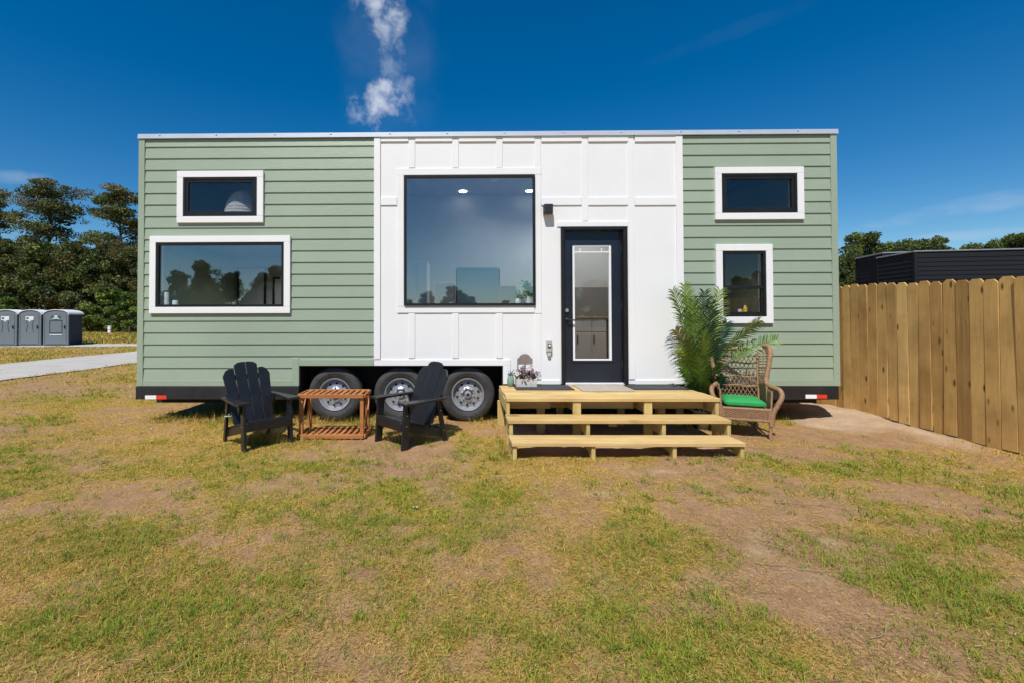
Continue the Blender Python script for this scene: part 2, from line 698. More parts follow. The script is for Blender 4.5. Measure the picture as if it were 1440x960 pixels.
SAND = [(ground_at(1165, 762), .10, .05, .9), (ground_at(1065, 775), .16, .10, .5), (ground_at(935, 662), .20, .08, .6), (ground_at(835, 694), .16, .07, .5),
        (ground_at(1120, 812), .25, .10, .4), (ground_at(130, 640), .12, .06, .4), (ground_at(400, 668), .2, .08, .25)]


def road_mask(x, y):
    e = .5 * (fbm(x * .8, y * .8, 4, 31) - .5)
    a = np.clip((2.2 - np.abs(x + 12.6 + e)) * 5, 0, 1) * (y > -60)
    b = np.clip((1.5 - np.abs(y - 27.3 + e)) * 4, 0, 1) * (x < -12)
    return np.maximum(a, b)


def sand_mask(x, y):
    e = (fbm(x * 3, y * 3, 3, 41) - .5)
    s = gauss(x, y, 5.3, 6.5, .55, .75) * 1.5 + gauss(x, y, 5.45, 5.5, .28, .7) * .6 + gauss(x, y, 5.2, 7.6, .8, 1.0)
    s = s + gauss(x, y, 4.75, 6.1, .3, .3)
    for p, rx, ry, a in SAND:
        s = s + a * gauss(x, y, p.x, p.y, rx, ry)
    s = s + .9 * (np.clip((x - .55) * 6, 0, 1) * np.clip((2.85 - x) * 6, 0, 1) * np.clip((y - 4.52) * 7, 0, 1) * np.clip((6.2 - y) * 8, 0, 1))
    return np.clip((s + e * .9 - .25) * 1.7, 0, 1)


def lawn(x, y):
    """cover 0..1 and greenness 0..1"""
    big = fbm(x * .55, y * .55, 4, 51)
    mid = fbm(x * 2.1, y * 2.1, 4, 61)
    fine = fbm(x * 9, y * 9, 2, 71)
    g = (big - .5) * 1.3 + (mid - .5) * 1.1 + (fine - .5) * .9
    bare = 0
    for p, a in _b:
        r = .10 + .05 * p.y
        bare = bare + a * gauss(x, y, p.x, p.y, r * 1.6, r)
    gg = 0
    for p, a in _g:
        r = .11 + .065 * p.y
        gg = gg + a * gauss(x, y, p.x, p.y, r * 1.5, r)
    right = np.clip((x - 1.2) / 2.5, 0, 1)
    cover = np.clip(.71 + g * 1.0 - bare * (.15 + 1.25 * mid) + gg * .5 - .20 * right * (.4 + 1.2 * big), .10, 1)
    green = np.clip(.51 + (fbm(x * .9, y * .9, 3, 81) - .5) * .9 + (mid - .5) * .9 + gg * .7 - bare * .4, 0, 1)
    s = np.maximum(sand_mask(x, y), road_mask(x, y))
    return cover * (1 - .93 * s), green


# ------------------------------------------------------------------ ground
def axis_steps(fine0, fine1, step, lo, hi, grow=1.22):
    a = list(np.arange(fine0, fine1 + 1e-6, step))
    d, v = step, fine1
    while v < hi:
        d *= grow
        v += d
        a.append(v)
    d, v = step, fine0
    while v > lo:
        d *= grow
        v -= d
        a.insert(0, v)
    return np.array(a)


xs = axis_steps(-6.5, 6.5, .045, -900, 900, 1.12)
ys = axis_steps(1.2, 8.0, .045, -900, 1200, 1.12)
gx, gy = np.meshgrid(xs, ys)
gx, gy = gx.ravel(), gy.ravel()
gz = height(gx, gy)
cov, grn = lawn(gx, gy)
snd, rd = sand_mask(gx, gy), road_mask(gx, gy)
gz = gz + np.where(np.hypot(gx, gy) < 14, .010 * (fbm(gx * 11, gy * 11, 3, 91) - .5) * (1 - snd * .5), 0) - .03 * rd + snd * .055 * (fbm(gx * 6, gy * 6, 4, 95) - .5)
nx = len(xs)
idx = np.arange(len(gx)).reshape(len(ys), nx)
quads = np.stack([idx[:-1, :-1], idx[:-1, 1:], idx[1:, 1:], idx[1:, :-1]], -1).reshape(-1, 4)
gcol = np.stack([cov, grn, snd, np.ones_like(cov)], -1)
gme = raw_mesh('ground', np.stack([gx, gy, gz], -1), quads, gcol, smooth=True)


def ground_mat():
    m, N, L, b = nodes_of('lawn_soil')
    a = N.new('ShaderNodeAttribute')
    a.attribute_name = 'tint'
    sp = N.new('ShaderNodeSeparateColor')
    L.new(a.outputs['Color'], sp.inputs[0])
    v = coords(N, L)
    n1 = noise_node(N, L, v, 5, 8, .65)
    n2 = noise_node(N, L, v, 36, 8, .78, 1.8)
    n3 = noise_node(N, L, v, 160, 3, .7)
    dirt = ramp(N, L, n1, [(.3, (.25, .135, .070)), (.5, (.385, .225, .120)), (.72, (.52, .33, .185))])
    dirt = mixc(N, L, .45, dirt, ramp(N, L, n2, [(.35, (.085, .045, .022)), (.5, (.40, .240, .125)), (.64, (.64, .44, .24))]))
    litter = ramp(N, L, n2, [(.40, (.13, .066, .018)), (.5, (.55, .325, .088)), (.64, (.78, .51, .16))])
    green = ramp(N, L, n2, [(.40, (.10, .078, .011)), (.5, (.36, .270, .036)), (.64, (.52, .38, .065))])
    veg = mixc(N, L, sp.outputs[1], litter, green)
    cv = N.new('ShaderNodeMapRange')
    L.new(sp.outputs[0], cv.inputs[0])
    cv.inputs[1].default_value = .22
    cv.inputs[2].default_value = .82
    col = mixc(N, L, cv.outputs[0], dirt, veg)
    sand = ramp(N, L, n1, [(.3, (.43, .30, .185)), (.7, (.60, .44, .29))])
    sand = mixc(N, L, .2, sand, ramp(N, L, n3, [(.3, (.34, .23, .14)), (.7, (.62, .47, .32))]))
    col = mixc(N, L, sp.outputs[2], col, sand)
    L.new(col, b.inputs['Base Color'])
    setp(b, Roughness=.95, Specular_IOR_Level=.1)
    h = N.new('ShaderNodeMath')
    h.operation = 'ADD'
    L.new(n2, h.inputs[0])
    L.new(n1, h.inputs[1])
    bump(N, L, b, h.outputs[0], .6, .04)
    return m


ground = put('ground', gme, ground_mat())
ground['kind'] = 'structure'


def gravel_mat():
    m, N, L, b = nodes_of('pale_gravel')
    v = coords(N, L)
    n1 = noise_node(N, L, v, 1.2, 5, .6)
    n2 = noise_node(N, L, v, 60, 4, .75)
    c = ramp(N, L, n2, [(.3, (.30, .275, .235)), (.7, (.62, .58, .52))])
    c = mixc(N, L, .5, c, ramp(N, L, n1, [(.35, (.44, .40, .34)), (.65, (.60, .565, .51))]))
    L.new(c, b.inputs['Base Color'])
    setp(b, Roughness=.95)
    bump(N, L, b, n2, .6, .02)
    return m


M['gravel'] = gravel_mat()


def strip(name, pts, lift=.012):
    """sheet over the ground; pts: grid [rows][cols] of (x, y)"""
    r, c = len(pts), len(pts[0])
    vs = [(x, y, hz(x, y) + lift) for row in pts for x, y in row]
    fs = [(i * c + j, i * c + j + 1, (i + 1) * c + j + 1, (i + 1) * c + j) for i in range(r - 1) for j in range(c - 1)]
    g = G().add(vs, fs)
    o = g.build(name, 'gravel', None, smooth=True)
    o['kind'] = 'structure'
    return o


def edge(t, s):
    return .28 * (float(fbm(t * .8, s * 3.1, 4, 31)) - .5)


strip('gravel_drive', [[(-12.6 + (2.2 + edge(y, k + 7)) * k, y) for k in np.linspace(-1, 1, 9)] for y in np.arange(2, 60, .5)])
strip('gravel_path', [[(x, 27.3 + (1.5 + edge(x, k + 3)) * k) for k in np.linspace(-1, 1, 7)] for x in np.arange(-60, -14.9, .6)], .008)


# ------------------------------------------------------------------ tiny house
YF = 6.10
HX0, HX1, HZ0, HZ1, HYB = -4.345, 5.042, .496, 3.839, 8.70
house = thing('tiny_house', 'long flat-roofed tiny house on wheels in sage lap siding and white board-and-batten', 'tiny house', (.35, 7.4, 0))


def HB(name, mat, x0, x1, y0, y1, z0, z1, bevel=.003, parent=None):
    o = G().box(x0, x1, y0, y1, z0, z1).build(name, mat, parent or house, bevel, world=parent is None)
    return o


def Xp(px, py=300):
    return W(px, py, YF).x


def Zp(py, px=640):
    return W(px, py, YF).z


XW0, XW1 = Xp(526), Xp(960.5)                  # white panel
XF0, XF1 = Xp(420.5, 530), Xp(707.5, 530)      # wheel arch opening
ZF = Zp(513.8, 560)
# openings: x0, x1, z0, z1 of the black frames
OP = {
    'loft_left': (-3.72, -2.718, 2.776, 3.305),
    'long_left': (-4.085, -2.35, 1.553, 2.424),
    'picture': (-.731, 1.026, 1.565, 3.313),
    'loft_right': (3.505, 4.50, 2.786, 3.312),
    'small_right': (3.505, 4.075, 1.408, 2.28),
    'door': (1.368, 2.25, .535, 2.611),
}


def inside_wall(name, y0, y1, rects, x0, x1, z0, z1, mat):
    cx = sorted({x0, x1} | {v for r in rects for v in r[:2]})
    g = G()
    for a, b in zip(cx[:-1], cx[1:]):
        holes = sorted([(r[2], r[3]) for r in rects if r[0] <= a + 1e-6 and r[1] >= b - 1e-6])
        z = z0
        for h0, h1 in holes:
            if h0 > z:
                g.box(a, b, y0, y1, z, h0)
            z = max(z, h1)
        if z < z1:
            g.box(a, b, y0, y1, z, z1)
    return g.build(name, mat, house, world=True)


M['interior'] = plain('interior_white', (.52, .53, .54), .8, .03)
M['interior_dim'] = plain('interior_grey', (.22, .22, .22), .8, .05)
M['floor_wood'] = plain('interior_floor', (.25, .17, .10), .6, .2, 9)
REAR = [(-.05, .78, 1.62, 2.32)]
ARCH = (XF0, XF1, .3, ZF + .001)
inside_wall('front_wall', 6.134, 6.24, list(OP.values()) + [(XF0, XF1, HZ0, ZF)], HX0 + .02, HX1 - .02, HZ0 + .005, HZ1 - .01, 'interior')
inside_wall('back_wall', HYB - .1, HYB, REAR, HX0 + .02, HX1 - .02, HZ0 + .005, HZ1 - .01, 'interior')
for (a, b) in ((HX0 + .02, HX0 + .12), (HX1 - .12, HX1 - .02)):
    HB('end_wall', 'green', a, b, 6.241, HYB - .101, HZ0 + .005, HZ1 - .01, 0)
HB('floor_slab', 'floor_wood', XF1 + .02, HX1 - .121, 6.241, HYB - .101, HZ0 - .05, HZ0 + .02, 0)
HB('floor_slab', 'floor_wood', HX0 + .121, XF0 - .02, 6.241, HYB - .101, HZ0 - .05, HZ0 + .02, 0)
HB('floor_slab', 'floor_wood', XF0 - .019, XF1 + .019, 6.58, HYB - .101, HZ0 - .05, HZ0 + .02, 0)
HB('ceiling', 'interior', HX0 + .121, HX1 - .121, 6.241, HYB - .101, 3.72, 3.80, 0)
HB('loft_floor', 'interior', HX0 + .122, -1.35, 6.243, HYB - .103, 2.56, 2.68, 0)
HB('loft_floor', 'interior', 3.06, HX1 - .122, 6.243, HYB - .103, 2.56, 2.68, 0)
HB('partition', 'interior', -1.35, -1.27, 6.60, HYB - .104, HZ0 + .021, 3.718, 0)
HB('partition', 'interior', 2.98, 3.06, 6.244, HYB - .104, HZ0 + .021, 3.718, 0)
# wheel well and underside
g = G()
g.box(XF0 - .02, XF1 + .02, 6.56, 6.579, .12, ZF + .05)
g.box(XF0 - .02, XF1 + .02, 6.135, 6.559, ZF + .003, ZF + .05)
g.box(XF0 - .018, XF0 + .006, 6.137, 6.557, .30, ZF + .002)
g.box(XF1 - .006, XF1 + .018, 6.137, 6.557, .30, ZF + .002)
g.build('wheel_well', 'belly', house, world=True)
HB('belly_pan', 'belly', HX0 + .05, HX1 - .05, 6.6, HYB - .02, .30, .44, 0)
# steel frame below the siding
xr = Xp(1179.5, 552)
HB('chassis_beam', 'black_steel', HX0 - .015, XF0, 6.095, 6.20, .318, HZ0 - .004, .004)
HB('chassis_beam', 'black_steel', XF1, xr, 6.095, 6.20, .318, HZ0 - .004, .004)
HB('chassis_beam', 'belly', HX0, HX1, 6.5, 6.555, .20, .30, 0)
for px0, px1, py, x_split in ((204, 234, 558, 219.5), (1133, 1163, 557, 1148.5)):
    z = W(px0, py, 6.09).z
    HB('reflector', 'refl_white', W(px0, py, 6.09).x, W(x_split, py, 6.09).x, 6.089, 6.094, z - .025, z + .025, 0)
    HB('reflector', 'refl_red', W(x_split, py, 6.09).x + .001, W(px1, py, 6.09).x, 6.089, 6.094, z - .025, z + .025, 0)

# roof
HB('roof', 'white', HX0 + .01, HX1 - .01, 6.16, HYB, HZ1 + .02, HZ1 + .05, 0)
g = G()
g.prism([(6.077, HZ1), (6.083, HZ1 + .062), (6.105, HZ1 + .072), (6.17, HZ1 + .072), (6.17, HZ1 + .056), (6.10, HZ1 + .05), (6.095, HZ1)], 0, HX0 - .005, HX1 + .012)
g.build('roof_flashing', 'flashing', house, world=True)
for k in range(12):
    x = HX0 + .3 + k * .78 + random.uniform(-.02, .02)
    G().lathe([(.012, 0), (.010, .006), (.003, .009)][::-1], (x, 6.072, HZ1 + .05), 1, 8).build('flashing_screw', 'aluminium', house, world=True)
# side bump-out behind the right corner
HB('side_bump_out', 'green_trim', HX1 - .018, HX1 + .075, 6.42, 8.1, HZ0 + .01, W(1182, 218, 6.42).z, .004)
HB('bump_out_cap', 'flashing', HX1 - .017, HX1 + .085, 6.41, 8.12, W(1182, 218, 6.42).z, W(1182, 218, 6.42).z + .02, 0)
# siding
EXPO = .1575
Z_LINE0 = Zp(516.8, 205)


def lap_piece(x0, x1, za, zb, z0, z1):
    """a lap board spanning z0..z1 clipped to za..zb"""
    def fy(z):
        return 6.100 + .0135 * (z - z0) / (z1 - z0)
    g = G().prism([(6.1335, za), (fy(za), za), (fy(zb), zb), (6.1335, zb)], 0, x0, x1)
    return g.build('siding_board', 'green', house, world=True)


def siding(xa, xb, ops):
    lines = [HZ0 + .08, Z_LINE0]
    while lines[-1] + EXPO < HZ1 - .05:
        lines.append(lines[-1] + EXPO)
    lines.append(HZ1 - .002)
    for z0, z1 in zip(lines[:-1], lines[1:]):
        full = max(z1 - z0, .08)
        cuts = sorted([o for o in ops if o[3] > z0 and o[2] < z1])
        x = xa
        for o in cuts:
            lap_piece(x, o[0], z0, z1, z0, z0 + full)
            if o[2] - .02 > z0 + .03:
                lap_piece(o[0], o[1], z0, o[2] - .02, z0, z0 + full)
            if o[3] + .02 < z1 - .03:
                lap_piece(o[0], o[1], o[3] + .02, z1, z0, z0 + full)
            x = o[1]
        if xb - x > .005:
            lap_piece(x, xb, z0, z1, z0, z0 + full)


XC0, XC1 = HX0 + .083, HX1 - .083
siding(XC0, XW0, [OP['loft_left'], OP['long_left'], (XF0 - .09, XW0, 0, ZF + .055)])
siding(XW1, XC1, [OP['loft_right'], OP['small_right']])
for a, b in ((HX0, XC0), (XC1, HX1)):
    HB('corner_board', 'green_trim', a, b, 6.092, 6.1335, HZ0, HZ1 - .001)
HB('bottom_board', 'green_trim', XC0, XF0 - .095, 6.0945, 6.1335, HZ0, HZ0 + .079)
HB('bottom_board', 'green_trim', XW1, XC1, 6.0945, 6.1335, HZ0, HZ0 + .079)
HB('arch_board', 'green_trim', XF0 - .094, XF0, 6.0935, 6.1335, HZ0, ZF + .105)
HB('arch_board', 'green_trim', XF0 + .001, XW0, 6.0935, 6.1335, ZF, ZF + .085)
# white board-and-batten
ZBW = Zp(539.5, 900)
inside_wall('white_panel', 6.112, 6.1335, [OP['picture'], OP['door'], (XW0, XF1, 0, ZF)], XW0, XW1, ZBW, HZ1 - .003, 'white')
bw = .086


def batten(pxc, y0, y1, w=bw):
    x = Xp(pxc, (y0 + y1) / 2)
    HB('batten', 'white_trim', x - w / 2, x + w / 2, 6.101, 6.1118, Zp(y1, pxc), Zp(y0, pxc))


def rail(p0, p1, y0, y1, name='trim_rail', front=6.0985):
    zc0, zc1 = Zp(y1, (p0 + p1) / 2), Zp(y0, (p0 + p1) / 2)
    HB(name, 'white_trim', Xp(p0, y0), Xp(p1, y0), front, 6.1118, zc0, zc1)


# edge boards
HB('edge_board', 'white_trim', XW0, XW0 + .086, 6.090, 6.1118, ZF + .086, HZ1 - .004)
HB('edge_board', 'white_trim', XW1 - .09, XW1, 6.090, 6.1118, ZBW, HZ1 - .004)
top_b = [535.3, 574.3, 583.7, 636, 645, 697.7, 706.7, 751.9, 761.1, 818, 827.2, 883.4, 892.6, 950]
for a, b in zip(top_b[0::2], top_b[1::2]):
    rail(a, b, 190.5, 199.5, 'top_rail', 6.094)
for c in (579, 640.5, 702.2):
    batten(c, 190.5, 236)
    batten(c, 440.8, 503.2)
batten(756.5, 190.5, 441)
batten(756.5, 442, 533)
batten(822.6, 190.5, 311)
batten(888, 190.5, 533)
rail(558.6, 761, 236.6, 246, 'window_trim')
rail(558.6, 567.9, 246.2, 431, 'window_trim')
rail(558.6, 751.8, 431.4, 440, 'window_trim')
for a, b in ((535.3, 558.2), (761.2, 818), (827.2, 883.4), (892.6, 951)):
    rail(a, b, 277.5, 288.8)
rail(783.5, 883.2, 311.6, 318.8, 'door_trim')
rail(761.4, 788, 533.6, 540, 'bottom_rail')
rail(892.8, 951, 533.6, 540, 'bottom_rail')
HB('arch_board', 'white_trim', XW0 + .001, XF1 + .10, 6.098, 6.1118, ZF, ZF + .082)
HB('arch_board', 'white_trim', XF1, XF1 + .10, 6.098, 6.1118, ZBW, ZF - .001)
HB('bottom_rail', 'white_trim', XF1 + .102, Xp(751, 536), 6.098, 6.1118, ZBW, ZBW + .06)


# windows
def window(key, casing, fr=.035, sash=None, glass='glass'):
    x0, x1, z0, z1 = OP[key]
    g = G()
    y0, y1 = 6.078, 6.122
    for q in ((x0, x0 + fr, z0, z1), (x1 - fr, x1, z0, z1), (x0 + fr, x1 - fr, z0, z0 + fr), (x0 + fr, x1 - fr, z1 - fr, z1)):
        g.box(q[0], q[1], y0, y1, q[2], q[3])
    w = g.build('window', 'black_frame', house, world=True)
    if sash:
        s = sash
        g = G()
        for q in ((x0 + fr, x0 + fr + s, z0 + fr, z1 - fr), (x1 - fr - s, x1 - fr, z0 + fr, z1 - fr),
                  (x0 + fr + s, x1 - fr - s, z0 + fr, z0 + fr + s), (x0 + fr + s, x1 - fr - s, z1 - fr - s, z1 - fr)):
            g.box(q[0], q[1], 6.085, 6.1215, q[2], q[3])
        g.build('sash', 'black_frame', w)
        fr += s
    G().box(x0 + fr - .004, x1 - fr + .004, 6.106, 6.112, z0 + fr - .004, z1 - fr + .004).build('pane', glass, w)
    if casing:
        c = casing
        for q in ((x0 - c, x1 + c, z1 + .001, z1 + c), (x0 - c, x1 + c, z0 - c, z0 - .001), (x0 - c, x0 - .001, z0, z1), (x1 + .001, x1 + c, z0, z1)):
            G().box(q[0], q[1], 6.070, 6.13, q[2], q[3]).build('casing', 'white_trim', w, .003)
    return w


window('loft_left', .086, .03, .035, 'glass_dark')
window('long_left', .086, .034)
window('picture', 0, .03)
window('loft_right', .088, .03, .04, 'glass_dark')
w = window('small_right', .088, .034, None, 'door_glass')
x0, x1, z0, z1 = OP['small_right']
zm = W(1045, 404, 6.1).z
G().box(x0 + .034, x1 - .034, 6.084, 6.121, zm - .022, zm + .022).build('meeting_rail', 'black_frame', w, .003)
g = G()
for q in ((x0 + .034, x0 + .06, z0 + .034, zm - .023), (x1 - .06, x1 - .034, z0 + .034, zm - .023), (x0 + .061, x1 - .061, z0 + .034, z0 + .065)):
    g.box(q[0], q[1], 6.092, 6.120, q[2], q[3])
g.build('sash', 'black_frame', w)
for r in REAR:
    g = G()
    for q in ((r[0], r[0] + .04, r[2], r[3]), (r[1] - .04, r[1], r[2], r[3]), (r[0] + .04, r[1] - .04, r[2], r[2] + .04), (r[0] + .04, r[1] - .04, r[3] - .04, r[3])):
        g.box(q[0], q[1], HYB - .09, HYB + .02, q[2], q[3])
    w = g.build('window', 'black_frame', house, world=True)
    G().box(r[0] + .036, r[1] - .036, HYB - .05, HYB - .044, r[2] + .036, r[3] - .036).build('pane', 'glass', w)
    G().box(r[0] + .02, r[1] - .02, HYB - .115, HYB - .108, r[2] + .02, r[3] + .03).build('dimming_sheet', 'dimmer', w)  # sheet added to dim and diffuse the bright rear pane

# door
x0, x1, z0, z1 = OP['door']
g = G()
g.box(x0, x0 + .045, 6.070, 6.22, z0 - .03, z1)
g.box(x1 - .055, x1, 6.070, 6.22, z0 - .03, z1)
g.box(x0 + .045, x1 - .055, 6.070, 6.22, z1 - .04, z1)
g.build('door_frame', 'black_frame', house, .003, world=True)
HB('threshold', 'aluminium', x0 + .046, x1 - .056, 6.06, 6.21, z0 - .028, z0 - .004, .003)
dx0, dx1, dz0, dz1 = x0 + .05, x1 - .06, z0, z1 - .045
gx0, gx1 = W(805, 420, 6.16).x, W(859.5, 420, 6.16).x
gz0, gz1 = W(832, 506.5, 6.16).z, W(832, 345, 6.16).z
g = G()
for q in ((dx0, gx0, dz0, dz1), (gx1, dx1, dz0, dz1), (gx0, gx1, dz0, gz0), (gx0, gx1, gz1, dz1)):
    g.box(q[0], q[1], 6.155, 6.20, q[2], q[3])
door = g.build('door', 'door', house, world=True)
g = G()
for q in ((gx0 - .02, gx0, gz0 - .02, gz1 + .02), (gx1, gx1 + .02, gz0 - .02, gz1 + .02), (gx0, gx1, gz0 - .02, gz0), (gx0, gx1, gz1, gz1 + .02)):
    g.prism([(q[0], 6.156), (q[1], 6.156), (q[1], 6.143), (q[0], 6.143)], 2, q[2], q[3])
g.build('glazing_bead', 'door', door)
lw_ = .03
g = G()
for q in ((gx0, gx0 + lw_, gz0, gz1), (gx1 - lw_, gx1, gz0, gz1), (gx0 + lw_, gx1 - lw_, gz0, gz0 + .02), (gx0 + lw_, gx1 - lw_, gz1 - .022, gz1)):
    g.box(q[0], q[1], 6.150, 6.19, q[2], q[3])
g.build('glazing_frame', 'lead', door, .002)
zb = W(832, 354.5, 6.16).z
for q in ((gx0 + lw_, gx1 - lw_, zb - .008, zb + .008), (W(816, 350, 6.16).x - .007, W(816, 350, 6.16).x + .007, zb + .008, gz1 - .022),
          (W(846, 350, 6.16).x - .007, W(846, 350, 6.16).x + .007, zb + .008, gz1 - .022)):
    G().box(q[0], q[1], 6.162, 6.171, q[2], q[3]).build('glazing_bar', 'lead', door)
G().box(gx0 + lw_ - .002, gx1 - lw_ + .002, 6.173, 6.179, gz0 + .016, gz1 - .018).build('pane', 'door_glass', door)
p = W(797.5, 450, 6.13)
g = G().lathe([(.026, 6.154), (.026, 6.142), (.018, 6.134), (.012, 6.132)], (p.x, 0, p.z), 1, 16)
g.tube([(p.x, 6.145, p.z), (p.x, 6.108, p.z), (p.x + .02, 6.1, p.z), (p.x + .12, 6.102, p.z - .004)], [.011, .011, .012, .009], 8)
g.build('lever_handle', 'black_steel', door, smooth=True)
p = W(797.5, 437, 6.13)
G().lathe([(.028, 6.154), (.028, 6.14), (.022, 6.13), (.01, 6.129)], (p.x, 0, p.z), 1, 16).box(p.x - .006, p.x + .006, 6.112, 6.13, p.z - .018, p.z + .018).build('deadbolt', 'bolt', door, smooth=True)
for z in (dz0 + .25, (dz0 + dz1) / 2, dz1 - .25):
    G().lathe([(.008, z - .05), (.008, z + .05)], (dx1 + .004, 6.15, 0), 2, 10).build('hinge', 'black_steel', door, smooth=True)


# wheels
def wheel(px, first=[None]):
    c = W(px, 557.3, 6.14)
    cz = .372
    if first[0] is None:
        prof = [(.215, -.085), (.235, -.105), (.29, -.118), (.335, -.112), (.358, -.09), (.368, -.06), (.370, 0), (.368, .06), (.358, .09), (.335, .112), (.235, .105), (.215, .085)]
        g = G().lathe(prof, (0, 0, 0), 1, 56, closed=True)
        t = g.mesh('tyre', smooth=True)
        o = put('tyre', t, 'rubber', house)
        # tread grooves and side-wall ring
        g = G()
        for y in (-.045, 0, .045):
            g.lathe([(.3712, y - .006), (.3715, y), (.3712, y + .006), (.366, y)], (0, 0, 0), 1, 56, closed=True)
        g.build('tread_groove', 'hole', o, smooth=True)
        G().lathe([(.282, -.1185), (.287, -.1215), (.293, -.1200), (.288, -.114)], (0, 0, 0), 1, 56, closed=True).build('sidewall_ring', 'rubber', o, smooth=True)
        rp = [(.213, .08), (.213, -.075), (.222, -.1), (.218, -.112), (.205, -.108), (.197, -.085), (.19, -.05), (.176, -.038), (.165, -.05), (.13, -.062), (.10, -.058), (.085, -.07),
              (.07, -.075), (.0705, -.04), (.02, -.03), (.01, -.028)]
        rim = G().lathe(rp, (0, 0, 0), 1, 56).build('rim', 'rim', o, smooth=True)
        for k in range(10):
            a = 2 * math.pi * (k + .3) / 10
            G().lathe([(.0165, -.064), (.0165, -.045)], (.147 * math.cos(a), 0, .147 * math.sin(a)), 1, 12).build('rim_hole', 'hole', o)
        for k in range(6):
            a = 2 * math.pi * (k + .5) / 6
            G().lathe([(.013, -.06), (.013, -.085), (.007, -.092)], (.088 * math.cos(a), 0, .088 * math.sin(a)), 1, 6).build('lug_nut', 'rim', o)
        G().lathe([(.048, -.03), (.047, -.11), (.04, -.125), (.022, -.128), (.02, -.122), (.004, -.122)], (0, 0, 0), 1, 24).build('hub_cap', 'rim', o, smooth=True)
        G().lathe([(.021, -.1225), (.02, -.13), (.006, -.131)], (0, 0, 0), 1, 16).build('hub_plug', 'hole', o, smooth=True)
        G().tube([(0, .0, 0), (0, .25, 0), (0, 1.2, 0)], [.05, .05, .05], 10).build('axle', 'belly', o, smooth=True)
        first[0] = o
    else:
        o = copy_tree(first[0], house)
        o.rotation_euler = (0, random.uniform(0, 6), 0)
    o.location = Vector((c.x, 6.27, cz)) - house.location
    return o


for px in (470, 563, 658):
    wheel(px)

# wall lamp and outlet (fixed to the house: parts)
p = W(771, 294.5, 6.05)
g = G().box(p.x - .06, p.x + .055, 6.005, 6.108, p.z - .062, p.z + .062)
l_ = g.build('wall_lamp', 'black_steel', house, .004, world=True)
for dx in (-.025, .02):
    G().lathe([(.018, p.z - .066), (.018, p.z - .0625)], (p.x + dx, 6.055, 0), 2, 10).build('lamp_lens', 'outlet', l_)
p = W(772, 488, 6.09)
o_ = HB('outlet_box', 'outlet', p.x - .036, p.x + .036, 6.06, 6.1115, p.z - .06, p.z + .09, .008)
G().box(p.x - .022, p.x + .022, 6.052, 6.0605, p.z - .005, p.z + .05).build('outlet_cover', 'black_steel', o_, .004)
G().box(p.x - .012, p.x + .015, 6.048, 6.0525, p.z + .012, p.z + .04).build('cover_label', 'lead', o_, .002)
G().box(p.x - .02, p.x + .02, 6.07, 6.1115, p.z - .115, p.z - .06).build('conduit_neck', 'aluminium', o_, .004)

# ------------------------------------------------------------------ inside the house
M['emit'] = None
m_, N_, L_, b_ = nodes_of('lit_downlight')
setp(b_, Emission_Color=(1, .93, .82, 1), Emission_Strength=9.0)
M['emit'] = m_
def lamp_or_fill(x, y, z, w):
    ld = bpy.data.lights.new('downlight_or_fill', 'SPOT')
    ld.energy, ld.spot_size, ld.spot_blend, ld.shadow_soft_size = w, RAD(150), .6, .06
    ld.color = (1, .95, .88)
    lo = bpy.data.objects.new('downlight_or_fill', ld)
    lo.location = (x, y, z)
    COL.objects.link(lo)


lamp_or_fill(.6, 7.6, 3.70, 22)
lamp_or_fill(2.15, 7.5, 3.70, 110)  # added fill to brighten the kitchen cabinets, no fitting here
lamp_or_fill(-2.9, 7.6, 2.54, 30)  # added fill for the left room, without a fitting
lamp_or_fill(4.0, 7.4, 2.54, 12)
lamp_or_fill(-2.8, 7.4, 3.70, 3)  # faint added fill for the left loft, without a fitting
for px, py in ((651, 269.5), (745, 269)):
    d = ray(px, py)
    t = (3.716 - EYE.z) / d.z
    c = EYE + d * t
    G().lathe([(.07, 3.712), (.07, 3.719)], (c.x, c.y, 0), 2, 20).build('ceiling_light', 'emit', house, world=True)
d = ray(1046, 364)
c = EYE + d * ((2.556 - EYE.z) / d.z)
G().lathe([(.06, 2.552), (.06, 2.559)], (c.x, min(c.y, 8.3), 0), 2, 20).build('ceiling_light', 'emit', house, world=True)
for k in ('long_left', 'picture', 'small_right', 'loft_left'):
    x0, x1, z0, z1 = OP[k]
    HB('window_sill', 'interior', x0 - .0, x1 + .0, 6.124, 6.42, z0 - .005, z0 + .028, .003)


def sill_z(k):
    return OP[k][2] + .028


M['wax'] = plain('white_wax', (.82, .82, .80), .5, .03)
for (px, ytop, r, lab) in ((233.5, 411, .036, 'tall white pillar candle behind the long left window'), (246.5, 422.5, .036, 'short white candle right of the taller one behind the long left window')):
    x = W(px, 425, 6.20).x
    zt = W(px, ytop, 6.20).z
    z0 = sill_z('long_left')
    t = thing('candle', lab, 'candle', (x, 6.20, z0))
    G().lathe([(r, 0), (r, zt - z0 - .01), (r * .8, zt - z0), (.004, zt - z0 - .004)], (0, 0, 0), 2, 20).build('wax_body', 'wax', t, smooth=True)
    G().tube([(0, 0, zt - z0 - .006), (.001, 0, zt - z0 + .012)], .0018, 5).build('wick', 'black_frame', t)


